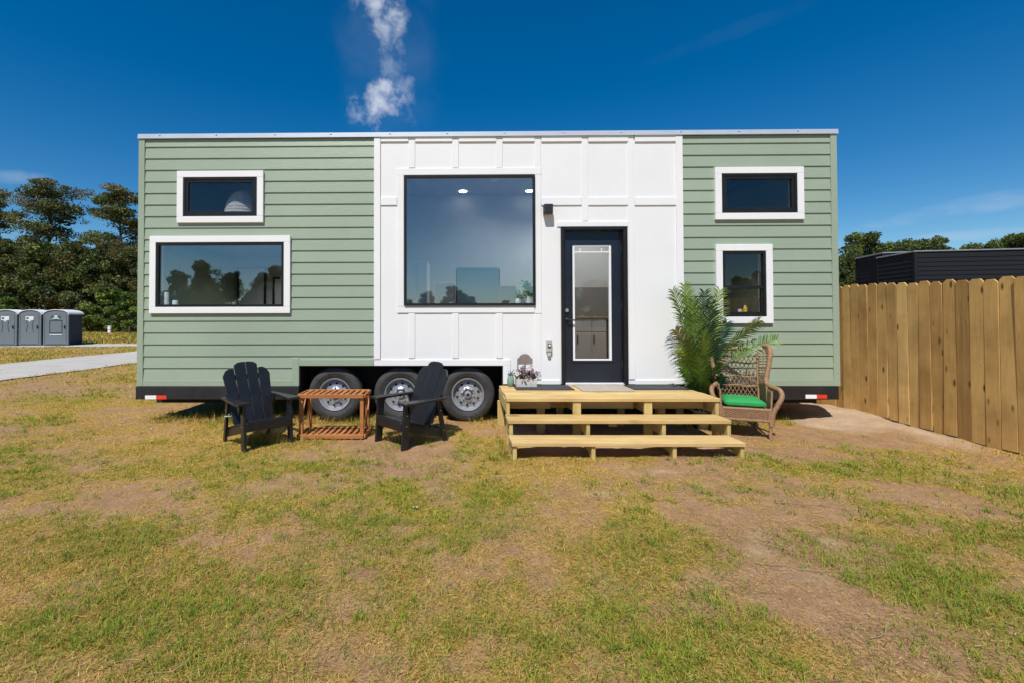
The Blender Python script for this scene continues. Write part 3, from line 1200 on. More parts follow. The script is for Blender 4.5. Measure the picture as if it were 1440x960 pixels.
def framed(px0, px1, py0, py1, lab, Y=8.57):
    a, b = W(px0, py1, Y), W(px1, py0, Y)
    t = thing('picture_frame', lab, 'picture', ((a.x + b.x) / 2, Y, a.z))
    w, h, f = b.x - a.x, b.z - a.z, .03
    g = G()
    for q in ((-w / 2, -w / 2 + f, 0, h), (w / 2 - f, w / 2, 0, h), (-w / 2 + f, w / 2 - f, 0, f), (-w / 2 + f, w / 2 - f, h - f, h)):
        g.box(q[0], q[1], -.02, .025, q[2], q[3])
    g.build('frame', 'black_frame', t)
    G().box(-w / 2 + f, w / 2 - f, 0, .02, f, h - f).build('print', 'interior', t)


framed(334, 374, 376, 436, 'large black-edged picture inside the long left window')
framed(384, 412, 390, 436, 'narrow black-edged picture at the right end of the long left window')
M['cabinet'] = plain('white_cabinet', (.62, .64, .66), .5, .03)
M['dark_wood'] = plain('dark_furniture', (.06, .055, .05), .6)
M['grey_fabric'] = plain('grey_fabric', (.11, .11, .115), .9, .15, 40, .4, 200)
M['counter'] = plain('butcher_block', (.42, .30, .18), .5, .2, 20)
# wardrobe in the left room
t = thing('bookcase', 'tall dark open cabinet inside the long left window', 'cabinet', (W(273, 400, 8.3).x, 8.35, HZ0 + .021))
for q in ((-.2, -.17), (.17, .2)):
    G().box(q[0], q[1], -.2, .2, 0, 1.62).build('side_panel', 'dark_wood', t)
for z in (.02, .5, .95, 1.24, 1.58):
    G().box(-.17, .17, -.19, .19, z, z + .03).build('shelf', 'dark_wood', t)
G().box(-.17, .17, .185, .2, .05, 1.58).build('back_panel', 'dark_wood', t)
# tall white cabinet in the big window
a, b = W(572, 366, 7.4), W(601, 366, 7.4)
t = thing('tall_cabinet', 'tall white cabinet at the left of the big picture window', 'cabinet', ((a.x + b.x) / 2, 7.7, HZ0 + .021))
w2 = (b.x - a.x) / 2
G().box(-w2, w2, -.28, .3, 0, a.z - HZ0 - .03).build('carcass', 'cabinet', t, .005)
for s in (-1, 1):
    G().box(min(s * .004, s * (w2 - .01)), max(s * .004, s * (w2 - .01)), -.30, -.281, .05, a.z - HZ0 - .06).build('cabinet_door', 'cabinet', t, .003)
    G().box(s * .03 - .008, s * .03 + .008, -.325, -.301, .7, .95).build('handle', 'black_frame', t)


def stool(px0, px1, ptop, lab):
    Y = 6.95
    a, b = W(px0, ptop, Y), W(px1, ptop, Y)
    zt = a.z - HZ0 - .021
    hw = (b.x - a.x) / 2
    t = thing('bar_chair', lab, 'chair', ((a.x + b.x) / 2, Y - .2, HZ0 + .021), 0, 'upholstered chairs inside the picture window')
    G().box(-hw, hw, -.21, .21, .66, .76).build('seat', 'grey_fabric', t, .02)
    G().prism([(-hw, .77), (hw, .77), (hw, zt - .05), (hw * .8, zt), (-hw * .9, zt), (-hw, zt - .03)], 1, .15, .21).build('backrest', 'grey_fabric', t, .012)
    for i in (-1, 1):
        for j in (-1, 1):
            G().bar((i * (hw - .03), j * .17, 0), (i * (hw - .04), j * .15, .67), .035, .035).build('leg', 'dark_wood', t)
    G().bar((-hw + .03, -.165, .25), (hw - .03, -.165, .25), .03, .03).build('footrest', 'dark_wood', t)


stool(613, 640, 398, 'dark grey upholstered chair left of centre behind the picture window')
stool(700, 726, 402, 'dark grey upholstered chair right of centre behind the picture window')


def leaves_mesh(name, pts, size, cols, seed=1, droop=0.0):
    """pointed quads scattered at pts; cols: list of colours"""
    r = np.random.RandomState(seed)
    n = len(pts)
    pts = np.asarray(pts, float)
    u = r.normal(size=(n, 3))
    u[:, 2] -= droop
    u /= np.linalg.norm(u, axis=1)[:, None]
    v = np.cross(u, r.normal(size=(n, 3)))
    v /= np.linalg.norm(v, axis=1)[:, None]
    s = size * r.uniform(.6, 1.3, (n, 1))
    vs = np.stack([pts, pts + u * s * .5 + v * s * .28, pts + u * s, pts + u * s * .5 - v * s * .28], 1).reshape(-1, 3)
    fs = np.arange(4 * n).reshape(n, 4)
    c = np.asarray(cols)[r.randint(0, len(cols), n)] * r.uniform(.75, 1.25, (n, 1))
    c4 = np.concatenate([c, np.ones((n, 1))], 1)
    return raw_mesh(name, vs, fs, np.repeat(c4, 4, 0))


M['pot_white'] = plain('white_ceramic', (.75, .75, .73), .3, .03)
rr = np.random.RandomState(3)
for px, h, pot_r, plant_h, n, lab in ((728.5, .075, .036, .09, 60, 'small leafy plant in a white pot on the picture window sill'),
                                      (743.5, .10, .045, .2, 160, 'bushy green plant in a white pot at the corner of the picture window')):
    x = W(px, 425, 6.3).x
    t = thing('potted_plant', lab, 'plant', (x, 6.3, sill_z('picture')))
    G().lathe([(pot_r * .75, 0), (pot_r, h * .4), (pot_r * .95, h), (pot_r * .8, h), (pot_r * .8, h * .85), (.003, h * .85)], (0, 0, 0), 2, 20).build('pot', 'pot_white', t, smooth=True)
    ps = [(rr.normal() * pot_r * .75, rr.normal() * pot_r * .6, h + rr.uniform(0, plant_h)) for _ in range(n)]
    put('foliage', leaves_mesh('foliage', ps, .05, [(.06, .18, .03), (.12, .28, .05), (.03, .10, .03)], 5), 'leaf', t)
    for k in range(4):
        G().tube([(0, 0, h * .8), (rr.normal() * .01, rr.normal() * .01, h + plant_h * .7)], .002, 5).build('stem', 'leaf', t)
M['woven'] = plain('pale_woven_fibre', (.40, .40, .38), .85, .15, 30, .3, 120)
# woven pouf in the loft window
x = W(334, 295, 6.3).x
z0 = 2.681
zt = W(333, 268, 6.36).z
t = thing('woven_pouf', 'rounded white ribbed cushion in the upper left window', 'cushion', (x, 6.43, z0))
pr = []
H_ = zt - z0
for i in range(25):
    a = i / 24
    r_ = .235 * math.sqrt(max(0.0, 1 - (a * .985) ** 2.6)) * (1 + .03 * (i % 2))
    pr.append((max(r_, .01), a * H_))
G().lathe(pr, (0, 0, 0), 2, 28).build('woven_shell', 'woven', t)
# kitchen run seen through the door glass
kz = HZ0 + .021
t = thing('kitchen_counter', 'white kitchen cabinets with a wood worktop behind the door glass', 'kitchen counter', (2.3, 8.3, kz))
G().box(-.55, .66, -.22, .28, .08, .86).build('carcass', 'cabinet', t)
G().box(-.57, .68, -.25, .29, .861, .90).build('worktop', 'counter', t, .004)
for i, (a, b) in enumerate(((-.54, -.255), (-.245, .04), (.05, .30))):
    G().box(a, b, -.24, -.221, .09, .62).build('cabinet_door', 'cabinet', t, .003)
    G().box(a, b, -.24, -.221, .64, .85).build('drawer_front', 'cabinet', t, .003)
for x in (-.28, -.21, .08):
    G().box(x - .008, x + .008, -.262, -.241, .42, .58).build('handle', 'black_frame', t)
G().box(.31, .65, -.25, -.221, .09, .85).build('oven_front', 'black_frame', t, .004)
G().box(-.55, .66, .281, .29, .901, 1.45).build('backsplash', 'interior_dim', t)
# bathroom sill
x0s = sill_z('small_right')
M['yellow'] = plain('yellow_plastic', (.75, .52, .02), .35, .05)
for px, r, h, mat, nm, lab in ((1048, .026, .125, 'yellow', 'soap_bottle', 'yellow bottle on the sill of the small lower right window'),
                               (1040.5, .024, .075, 'pot_white', 'cup', 'white cup beside the yellow bottle in the small right window')):
    x = W(px, 436, 6.22).x
    t = thing(nm, lab, nm.split('_')[-1], (x, 6.225, x0s))
    if h > .1:
        G().lathe([(r, 0), (r, h * .72), (r * .5, h * .82), (r * .45, h * .84)], (0, 0, 0), 2, 18).build('body', mat, t, smooth=True)
        G().lathe([(r * .5, h * .842), (r * .5, h), (.003, h)], (0, 0, 0), 2, 14).build('cap', 'pot_white', t, smooth=True)
    else:
        G().lathe([(r * .85, 0), (r, h), (r * .9, h), (r * .78, .006), (.002, .006)], (0, 0, 0), 2, 18).build('cup_wall', mat, t, smooth=True)
        G().tube([(r * .9, 0, h * .8), (r * 1.5, 0, h * .75), (r * 1.5, 0, h * .35), (r * .9, 0, h * .3)], .003, 6).build('handle', mat, t, smooth=True)

# ------------------------------------------------------------------ deck with steps
deck = thing('deck_steps', 'fresh yellow pine platform with two steps below the front door', 'deck', (1.67, 5.3, 0))
DX0, DX1 = .532, 2.893


def DB(name, mat, x0, x1, y0, y1, z0, z1, bevel=.004):
    return G().box(x0, x1, y0, y1, z0, z1).build(name, mat, deck, bevel, world=True)


for i in range(7):
    y0 = 5.085 + i * .1395
    j = random.uniform(-.006, .006)
    DB('deck_board', 'deck', DX0 + j, DX1 + j * .7, y0, y0 + .1365, .472 + random.uniform(-.0015, .0015), .510 + random.uniform(-.0015, .0015))
for nm, zt, y0 in (('tread', .333, 4.79), ('tread', .186, 4.465)):
    for i in range(2):
        j = random.uniform(-.006, .006)
        DB('tread', 'deck', .515 + j, 2.84 + j if zt > .2 else 2.78 + j, y0 + i * .152, y0 + i * .152 + .149, zt - .038, zt + random.uniform(-.001, .001))
ST = [.548, 1.315, 2.105, 2.865]
for i, x in enumerate(ST):
    endp = i in (0, 3)
    hw = .019 if endp else .0445
    zb = -.06
    DB('post', 'deckz', x - hw, x + hw, 5.10, 5.138 if not endp else 5.19, zb, .4705)
    DB('joist', 'decky', x - .019, x + .019, 5.142 if not endp else 5.192, 6.05, .335, .4695)
    DB('post', 'deckz', x - .019 + (.04 if not endp else -.045 if i == 3 else 0), x + .019 + (.04 if not endp else -.045 if i == 3 else 0), 4.805, 4.90, zb, .2935)
    xx = x + (.04 if not endp else -.045 if i == 3 else 0)
    DB('bearer', 'decky', xx - .019, xx + .019, 4.902, 5.098, .165, .2935)
    x2 = x - .105 if i == 3 else x
    DB('post', 'deckz', x2 - .019, x2 + .019, 4.485, 4.58, zb, .1475)
    DB('bearer', 'decky', x2 - .019, x2 + .019, 4.582, 4.80, .06, .1470)
    DB('post', 'deckz', x - .0445, x + .0445, 5.95, 5.988, zb, .33)
for a, b in ((.58, 1.06), (1.40, 2.02), (2.24, 2.82)):
    DB('riser_board', 'deck', a, b, 5.30, 5.338, .355, .455)
for x in (1.70, 2.70):
    DB('hanging_block', 'deckz', x - .045, x + .045, 5.06, 5.098, .20, .2945)
for x in (1.0, 2.45):
    DB('post', 'deckz', x - .0445, x + .0445, 5.55, 5.64, -.05, .354)
DB('cross_beam', 'deck', .58, 2.84, 5.642, 5.68, .30, .38)

for x0, x1, y0, y1, mt, lab in ((.71, 1.435, 5.665, 6.03, 'mat_dark', 'dark charcoal door mat under the flower box on the deck'),
                                (1.505, 2.125, 5.555, 6.04, 'mat_beige', 'grey-beige door mat in front of the glazed door'),
                                (2.17, 2.84, 5.68, 6.03, 'mat_dark', 'dark charcoal door mat at the palm end of the deck')):
    t = thing('door_mat', lab, 'mat', ((x0 + x1) / 2, (y0 + y1) / 2, .512))
    hx, hy = (x1 - x0) / 2, (y1 - y0) / 2
    G().box(-hx, hx, -hy, hy, 0, .008).build('pile', mt, t, .003)
    for q in ((-hx, hx, -hy - .012, -hy), (-hx, hx, hy, hy + .012)):
        G().box(q[0], q[1], q[2], q[3], 0, .006).build('edge_binding', mt, t)

# flower box on the left mat
M['grey_wood'] = wood('weathered_wood', (.16, .12, .10), (.24, .19, .16), (.33, .28, .24), 2, .8, False, .2)
M['whitewash'] = wood('whitewashed_wood', (.42, .38, .33), (.58, .54, .48), (.70, .67, .62), 0, .8, False, .2)
p = W(740, 541.5, 5.90)
fb = thing('flower_box', 'small wooden crate of dusky pink flowers with an arched back board', 'flower box', (W(739.5, 520, 5.93).x, 5.93, .520))
arch = [(-.085, .02), (.085, .02), (.085, .345), (.07, .352)] + [(.07 * math.cos(a), .352 + .055 * math.sin(a)) for a in np.linspace(.2, math.pi - .2, 9)] + [(-.07, .352), (-.085, .345)]
G().prism([(-.10, 0), (.10, 0), (.10, .345), (.082, .36)] + [(.075 * math.cos(a), .352 + .058 * math.sin(a)) for a in np.linspace(.15, math.pi - .15, 9)] + [(-.082, .36), (-.10, .345)], 1, .075, .09).build('back_board', 'grey_wood', fb)
for x in (-.05, .045):
    G().box(x - .036, x + .036, .068, .0745, .19, .27).build('card', 'lead', fb, .001)
G().box(-.13, .13, -.075, -.062, 0, .10).build('front_board', 'whitewash', fb, .002)
G().box(-.13, .13, .06, .0735, 0, .10).build('rear_board', 'whitewash', fb, .002)
for s in (-1, 1):
    G().box(s * .124 - .006, s * .124 + .006, -.061, .059, .002, .10).build('end_board', 'whitewash', fb, .002)
G().box(-.117, .117, -.061, .059, .0, .012).build('base_board', 'whitewash', fb)
rr = np.random.RandomState(8)
pet_cols = [(.62, .44, .48), (.70, .58, .58), (.45, .28, .34), (.75, .68, .66), (.30, .20, .26)]
for k in range(26):
    c = np.array([rr.normal() * .065, rr.normal() * .035 - .02, .165 + rr.normal() * .035])
    ps = c + rr.normal(size=(26, 3)) * .013
    base = np.array(pet_cols[rr.randint(len(pet_cols))])
    put('blossom', leaves_mesh('blossom', ps, .026, [base, base * .85, np.minimum(base * 1.15, .85)], 20 + k), 'petal', fb)
ps = [(rr.normal() * .075, rr.normal() * .04 - .02, .10 + rr.uniform(0, .08)) for _ in range(150)]
put('foliage', leaves_mesh('foliage', ps, .045, [(.06, .08, .04), (.07, .03, .045), (.10, .13, .07)], 4, .3), 'leaf', fb)
t = thing('glass_vase', 'small pale teal vase beside the flower box at the end of the deck', 'vase', (W(718.5, 535, 5.95).x, 5.97, .522))
M['teal'] = plain('pale_teal_glaze', (.22, .34, .29), .25, .1)
G().lathe([(.030, 0), (.046, .03), (.048, .08), (.034, .12), (.03, .135), (.024, .135), (.026, .1), (.004, .02)], (0, 0, 0), 2, 24).build('vase_body', 'teal', t, smooth=True)
ps = [(rr.normal() * .018, rr.normal() * .015, .14 + rr.uniform(-.01, .05)) for _ in range(40)]
put('foliage', leaves_mesh('foliage', ps, .035, [(.16, .30, .22), (.20, .38, .28)], 6), 'leaf', t)


# ------------------------------------------------------------------ slatted low chairs
def make_chair(lab, origin, rz):
    t = thing('garden_chair', lab, 'chair', origin, rz, 'black slatted garden chairs')
    # local frame: front is -y, x to the sitter's left side
    for s in (-1, 1):
        G().bar((s * .255, -.25, -.03), (s * .255, -.215, .475), .085, .03, (1, 0, 0)).build('front_leg', 'chair', t, .004)
        G().bar((s * .245, .33, -.03), (s * .262, .20, .475), .055, .028, (1, 0, 0)).build('rear_leg', 'chair', t, .004)
        # sloping side rail under the seat
        G().bar((s * .225, -.26, .235), (s * .225, .30, .09), .085, .028, (1, 0, 0)).build('side_rail', 'chair', t, .004)
        # arm: board narrowing to the back, with a bracket
        arm = [(s * .20, -.30), (s * .345, -.30), (s * .355, -.22), (s * .325, .05), (s * .30, .30), (s * .245, .31), (s * .235, .0)]
        a = G().prism(arm if s > 0 else arm[::-1], 2, .478, .503).build('arm', 'chair', t, .004)
        G().prism([(-.21, .476), (-.12, .476), (-.20, .37)], 0, s * .272, s * .294).build('arm_bracket', 'chair', a, .002)
        for y, z in ((-.232, .25), (-.225, .36), (.285, .13), (.235, .36)):
            G().lathe([(.006, 0), (.006, .004)], (0, 0, 0), 0, 8).build('bolt', 'bolt', t, loc=(s * .272 if s > 0 else -.276, y, z))
    for i in range(6):
        y = -.245 + i * .078
        z = .288 - (i * .078) * .26
        G().bar((-.235, y, z), (.235, y, z), .07, .02, (0, .26, 1)).build('seat_slat', 'chair', t, .003)
    G().box(-.245, .245, -.285, -.263, .195, .287).build('front_apron', 'chair', t, .004)
    # fan back of four slats
    B0, B1 = Vector((0, .10, .16)), Vector((0, .40, .86))
    dirv = (B1 - B0).normalized()
    nrm = Vector((0, -dirv.z, dirv.y))
    for i, (xb, xt, ln) in enumerate(((-.165, -.205, .70), (-.056, -.068, .775), (.056, .068, .775), (.165, .205, .70))):
        hwb, hwt = .052, .064
        pts = []
        outer = -1 if i == 0 else 1 if i == 3 else 0
        tops = {0: [(-1, .88), (-.5, .965), (.2, 1.0), (1, .995)], 1: [(-1, .955), (-.4, .99), (.4, 1.0), (1, 1.0)],
                2: [(-1, 1.0), (-.4, 1.0), (.4, .99), (1, .955)], 3: [(-1, .995), (-.2, 1.0), (.5, .965), (1, .88)]}[i]
        prof = [(xb - hwb, 0), (xb + hwb, 0)] + [(xt + hwt * u, ln * v) for u, v in tops[::-1]]
        vs = []
        for off in (-.011, .011):
            for x, l in prof:
                q = B0 + dirv * l + nrm * off
                vs.append((x, q.y, q.z))
        n = len(prof)
        G().add(vs, [tuple(range(n))[::-1], tuple(range(n, 2 * n))] + [(k, (k + 1) % n, n + (k + 1) % n, n + k) for k in range(n)]).build('back_slat', 'chair', t, .003)
    for l, w in ((.10, .22), (.38, .26), (.60, .24)):
        q = B0 + dirv * l - nrm * .026
        G().bar((-w, q.y, q.z), (w, q.y, q.z), .06, .024, tuple(nrm)).build('back_rail', 'chair', t, .003)
    G().box(-.24, .24, .255, .28, .10, .16).build('rear_stretcher', 'chair', t, .003)
    return t


def foot_frame(nf, of, rf):
    """near front foot, other front foot, rear foot on the near side -> origin and yaw"""
    c = (nf + of) / 2
    back = (rf - nf)
    back.z = 0
    back.normalize()
    yaw = math.atan2(back.x, back.y)
    return c + back * .25, -yaw


o1, y1_ = foot_frame(ground_at(344.5, 636.5), ground_at(407, 620), ground_at(320.5, 624))
make_chair('black slatted garden chair facing right, left of the teak table', (o1.x, o1.y, hz(o1.x, o1.y)), y1_)
o2, y2_ = foot_frame(ground_at(573.5, 631), ground_at(527, 621), ground_at(621, 620))
ch2 = make_chair('black slatted garden chair facing left, right of the teak table', (o2.x, o2.y, hz(o2.x, o2.y)), y2_)
# twine knotted round the left chair's rear leg
p = W(321, 584.5, o1.y - .02)
t = thing('twine_knot', 'scrap of white twine tied to the left chair leg', 'twine', (p.x, p.y, p.z))
G().tube([(.03 * math.cos(a), .026 * math.sin(a), .002 * math.sin(3 * a)) for a in np.linspace(0, 6.28, 14)], .004, 6).build('loop', 'rope', t)
for s in (-1, 1):
    G().tube([(0, -.03, 0), (s * .02, -.04, .015), (s * .03, -.036, .03 * s)], .003, 5).build('tail', 'rope', t)

# ------------------------------------------------------------------ teak table
TB = ground_at(465, 617.5)
t = thing('slatted_table', 'low two-tier teak table with slatted top between the black chairs', 'table', (-1.478, 5.44, hz(-1.5, 5.45)))
hw, hd, H_ = .375, .175, .525
for sx in (-1, 1):
    for sy in (-1, 1):
        G().box(sx * hw - .021 - sx * .021, sx * hw + .021 - sx * .021, sy * hd - .021 - sy * .021, sy * hd + .021 - sy * .021, -.03, H_ - .006).build('leg', 'teak', t, .003)
for zt in (H_, .062):
    for sy in (-1, 1):
        G().box(-hw, hw, sy * hd - .012 + sy * .010, sy * hd + .012 + sy * .010, zt - .045, zt - .001).build('rail', 'teak', t, .003)
    for sx in (-1, 1):
        G().box(sx * hw - .012 + sx * .010, sx * hw + .012 + sx * .010, -hd, hd, zt - .045, zt - .002).build('rail', 'teak', t, .003)
    for i in range(10):
        x = -hw + .055 + i * (2 * hw - .11) / 9
        G().box(x - .02, x + .02, -hd, hd, zt - .018, zt).build('slat', 'teak', t, .003)
for sx in (-1, 1):
    G().bar((sx * (hw + .012), -hd + .05, .12), (sx * (hw + .012), hd - .05, H_ - .06), .022, .014, (1, 0, 0)).build('brace', 'teak', t, .002)


# ------------------------------------------------------------------ wicker chair
wc = thing('wicker_chair', 'high-backed brown wicker armchair with a green cushion beside the steps', 'armchair', (3.445, 5.62, hz(3.5, 5.6)), RAD(-21))
wc.scale = (.87, .95, 1.0)


def rail_curve(pts, n=5):
    """smooth path through pts (Catmull-Rom)"""
    P = [Vector(p) for p in pts]
    out = []
    for i in range(len(P) - 1):
        p0, p1, p2, p3 = P[max(i - 1, 0)], P[i], P[i + 1], P[min(i + 2, len(P) - 1)]
        for k in range(n):
            s = k / n
            out.append(.5 * ((2 * p1) + (p2 - p0) * s + (2 * p0 - 5 * p1 + 4 * p2 - p3) * s * s + (3 * p1 - p0 - 3 * p2 + p3) * s ** 3))
    out.append(P[-1])
    return out


def cane(name, pts, r, n=8, m=4):
    return G().tube(rail_curve(pts, m), r, n).build(name, 'wicker', wc, smooth=True)


def back_pt(x, z):
    return Vector((x, .21 + .08 * (z - .36) / .66 + .05 * (1 - (x / .25) ** 2), z))


for s in (-1, 1):
    cane('front_leg', [(s * .275, -.275, -.03), (s * .275, -.275, .34)], .021)
    cane('rear_leg', [(s * .23, .30, -.03), (s * .235, .20, .36)], .02)
    cane('back_post', [(s * .262, .21, .20), back_pt(s * .262, .45), back_pt(s * .262, .8), back_pt(s * .262, 1.02)], .018)
    roll = [(s * .285, .285, 1.00), (s * .325, .25, 1.045), (s * .372, .16, 1.045), (s * .37, .07, .97), (s * .345, .04, .84), (s * .312, .02, .70), (s * .30, -.03, .615),
            (s * .345, -.14, .585), (s * .395, -.24, .565), (s * .40, -.295, .50), (s * .355, -.30, .41), (s * .305, -.285, .30), (s * .285, -.278, .16)]
    G().tube(rail_curve(roll, 5), [.030] * (5 * (len(roll) - 1) + 1), 10).build('arm_roll', 'wicker', wc, smooth=True)
    # woven wing and side: strands between the back post and the roll, crossed by long strands
    g = G()
    rc = rail_curve(roll, 8)
    sel = [q for q in rc if q.z > .60]
    for k in range(2, len(sel) - 1, 2):
        q = sel[k]
        b = back_pt(s * .262, min(q.z - .02, 1.0))
        mid = (q + b) / 2 + Vector((s * .01, 0, 0))
        g.tube([b, mid, q], .0055, 5, False)
    for u in (.25, .5, .75):
        pth = [back_pt(s * .262, min(q.z - .02, 1.0)).lerp(q, u) + Vector((s * .008 * (-1) ** i, 0, 0)) for i, q in enumerate(sel[2:])]
        g.tube(pth, .006, 5, False)
    g.build('wing_weave', 'wicker', wc, smooth=True)
    g = G()
    for k in range(16):
        y = -.26 + k * .03
        zt = .56 if y < -.1 else .60
        g.tube([(s * .282, y, .22), (s * .290, y, .36), (s * (.30 if y < -.1 else .285), y, zt)], .013, 6, False)
    g.build('side_weave', 'wicker', wc, smooth=True)
cane('top_rail', [back_pt(-.285, 1.012), back_pt(-.12, 1.0), back_pt(.12, 1.0), back_pt(.285, 1.012)], .022)
RZ = [.40, .545, .66, .83, 1.0]
for z in RZ[:-1]:
    cane('back_rail', [back_pt(-.262, z + .01), back_pt(-.12, z - .006), back_pt(0, z + .008), back_pt(.12, z - .006), back_pt(.262, z + .01)], .011, 6)
g = G()
z0b, z1b, xb = .38, 1.0, .262
st_ = .052
for sg in (-1, 1):
    c0 = -1.4
    while c0 < 1.4:
        pts = []
        for z in np.linspace(z0b, z1b, 14):
            x = c0 + sg * (z - z0b) * .62
            if abs(x) <= xb:
                q = back_pt(x, z)
                pts.append(q + Vector((0, sg * .004, 0)))
        if len(pts) > 1:
            g.tube(pts, .0048, 5, False)
        c0 += st_
g.build('back_lattice', 'wicker', wc, smooth=True)
# seat frame, apron, cushion
for a, b in (((-.275, -.28, .34), (.275, -.28, .34)), ((-.275, -.28, .215), (.275, -.28, .215)), ((-.25, .21, .34), (.25, .21, .34))):
    cane('seat_rail', [a, b], .017)
g = G()
for k in range(9):
    z = .228 + k * .0125
    g.tube([(-.27 + i * .03, -.285 + .006 * (-1) ** (i + k), z) for i in range(19)], .0068, 5, False)
g.build('apron_weave', 'wicker', wc, smooth=True)
g = G().box(-.262, .262, -.262, .20, .325, .345)
g.build('seat_board', 'wicker', wc)
me = G().box(-.25, .25, -.265, .20, .347, .445).mesh('cushion')
bm = bmesh.new()
bm.from_mesh(me)
bmesh.ops.subdivide_edges(bm, edges=bm.edges[:], cuts=7, use_grid_fill=True)
for v in bm.verts:
    x, y, z = v.co
    u, w_ = abs(x) / .25, abs(y + .03) / .235
    e = max(u, w_)
    k = 1 - .55 * max(0, e - .72) / .28
    mid = .392
    v.co.z = .352 + (mid - .352) + (z - mid) * k * (1 + .25 * (1 - e)) + .004 * math.sin(x * 40 + y * 23)
    v.co.z = max(v.co.z, .347)
    v.co.x *= 1 - .04 * (abs(z - mid) / .05) * (u > .9)
bmesh.ops.smooth_vert(bm, verts=bm.verts[:], factor=.4, use_axis_x=True, use_axis_y=True, use_axis_z=True)
bm.to_mesh(me)
bm.free()
me.polygons.foreach_set('use_smooth', [True] * len(me.polygons))
cu = put('green_cushion', me, 'cushion')
cu.location = wc.location
cu.rotation_euler = wc.rotation_euler
cu.scale = wc.scale
tag(cu, 'bright green seat cushion in the wicker armchair', 'cushion')


# ------------------------------------------------------------------ palm
PB = Vector((3.09, 5.84, hz(3.09, 5.84)))
palm = thing('potted_palm', 'leafy artificial palm standing between the deck and the wicker chair', 'palm', PB)
M['pot_dark'] = plain('dark_pot', (.05, .045, .04), .6, .2)
G().lathe([(.10, 0), (.14, .22), (.145, .235), (.125, .235), (.12, .2), (.003, .2)], (0, 0, 0), 2, 24).build('pot', 'pot_dark', palm, smooth=True)
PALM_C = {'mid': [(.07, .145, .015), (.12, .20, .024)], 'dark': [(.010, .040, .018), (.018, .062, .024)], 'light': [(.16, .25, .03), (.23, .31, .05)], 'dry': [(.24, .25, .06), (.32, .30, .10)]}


def frond(tip_px, dy, kind, start_z, leaf_len, bow=.18, u0=.3, seed=0, n=24, sag=.0):
    r = np.random.RandomState(seed)
    tip = W(tip_px[0], tip_px[1], PB.y + dy) - PB
    a = Vector((r.uniform(-.02, .02), r.uniform(-.02, .02), start_z))
    ctrl = a.lerp(tip, .55) + Vector((-(tip.x) * bow, -tip.y * bow * .5, abs(tip.x) * bow + .07))

    def P(u):
        return a * (1 - u) ** 2 + ctrl * 2 * u * (1 - u) + tip * u * u
    vs, fs, cs = [], [], []
    face = Vector((r.normal() * .45 - .35, -1, .25 + r.normal() * .45)).normalized()

    def quad(p, ax, ln, wd, side, col):
        sd = ax.cross(side)
        if sd.length < 1e-5:
            return
        sd.normalize()
        end = p + ax * ln + Vector((0, 0, -sag * ln - ln * .10))
        m1 = p + ax * ln * .45 + Vector((0, 0, .012))
        o = len(vs)
        vs.extend([p - sd * wd * .35, p + sd * wd * .35, m1 + sd * wd * .5, m1 - sd * wd * .5, end])
        fs.extend([(o, o + 1, o + 2, o + 3), (o + 3, o + 2, o + 4, o + 4)])
        cs.extend([col] * 5)
    pal = PALM_C[kind]
    for k in range(n):
        u = u0 + (1 - u0) * k / (n - 1)
        p = P(u)
        tan = (P(min(u + .02, 1)) - P(u - .02)).normalized()
        sd = tan.cross(face)
        sd.normalize()
        ln = 1.22 * leaf_len * (.55 + .6 * math.sin(math.pi * (.18 + .8 * (k / (n - 1))))) * r.uniform(.88, 1.1)
        for s in (-1, 1):
            ax = (sd * s * .74 + tan * .66 + face * .22 + Vector(r.normal(size=3) * .07)).normalized()
            c = np.array(pal[r.randint(len(pal))]) * r.uniform(.75, 1.25)
            quad(p, ax, ln, .0165, tan.cross(sd), (*c, 1))
    vs_ = np.array([tuple(v) for v in vs])
    f3 = [[q for q in ((f[0], f[1], f[2]), (f[0], f[2], f[3]))] if f[2] != f[3] else [(f[0], f[1], f[2])] for f in fs]
    f3 = np.array([q for l in f3 for q in l])
    o = put('frond', raw_mesh('frond', vs_, f3, cs), 'palm', palm)
    st = G().tube([P(u) for u in np.linspace(0, 1, 12)], list(np.linspace(.011, .002, 12)), 6)
    me = st.mesh('frond_stem', smooth=True)
    set_tint(me, [(*(np.array(pal[0]) * 1.1), 1)] * len(me.vertices))
    put('frond_stem', me, 'palm', o)


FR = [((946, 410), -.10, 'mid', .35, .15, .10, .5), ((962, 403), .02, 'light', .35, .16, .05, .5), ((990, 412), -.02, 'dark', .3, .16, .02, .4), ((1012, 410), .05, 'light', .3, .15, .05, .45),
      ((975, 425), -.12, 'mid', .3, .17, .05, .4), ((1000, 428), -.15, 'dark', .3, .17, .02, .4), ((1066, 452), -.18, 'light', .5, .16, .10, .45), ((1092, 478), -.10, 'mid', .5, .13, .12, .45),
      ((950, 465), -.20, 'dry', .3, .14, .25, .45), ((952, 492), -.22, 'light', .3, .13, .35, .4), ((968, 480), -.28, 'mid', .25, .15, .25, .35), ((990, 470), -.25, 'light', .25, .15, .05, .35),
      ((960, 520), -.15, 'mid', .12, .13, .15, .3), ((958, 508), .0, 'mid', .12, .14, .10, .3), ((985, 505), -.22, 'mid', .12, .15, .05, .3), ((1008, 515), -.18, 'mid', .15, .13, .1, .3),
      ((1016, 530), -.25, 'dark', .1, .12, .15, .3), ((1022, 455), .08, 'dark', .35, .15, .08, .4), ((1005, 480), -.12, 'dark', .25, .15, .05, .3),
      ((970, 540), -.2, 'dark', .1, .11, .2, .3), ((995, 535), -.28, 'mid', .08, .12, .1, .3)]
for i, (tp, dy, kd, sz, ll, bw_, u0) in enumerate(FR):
    frond(tp, dy, kd, sz, ll, bw_, u0, 100 + i)
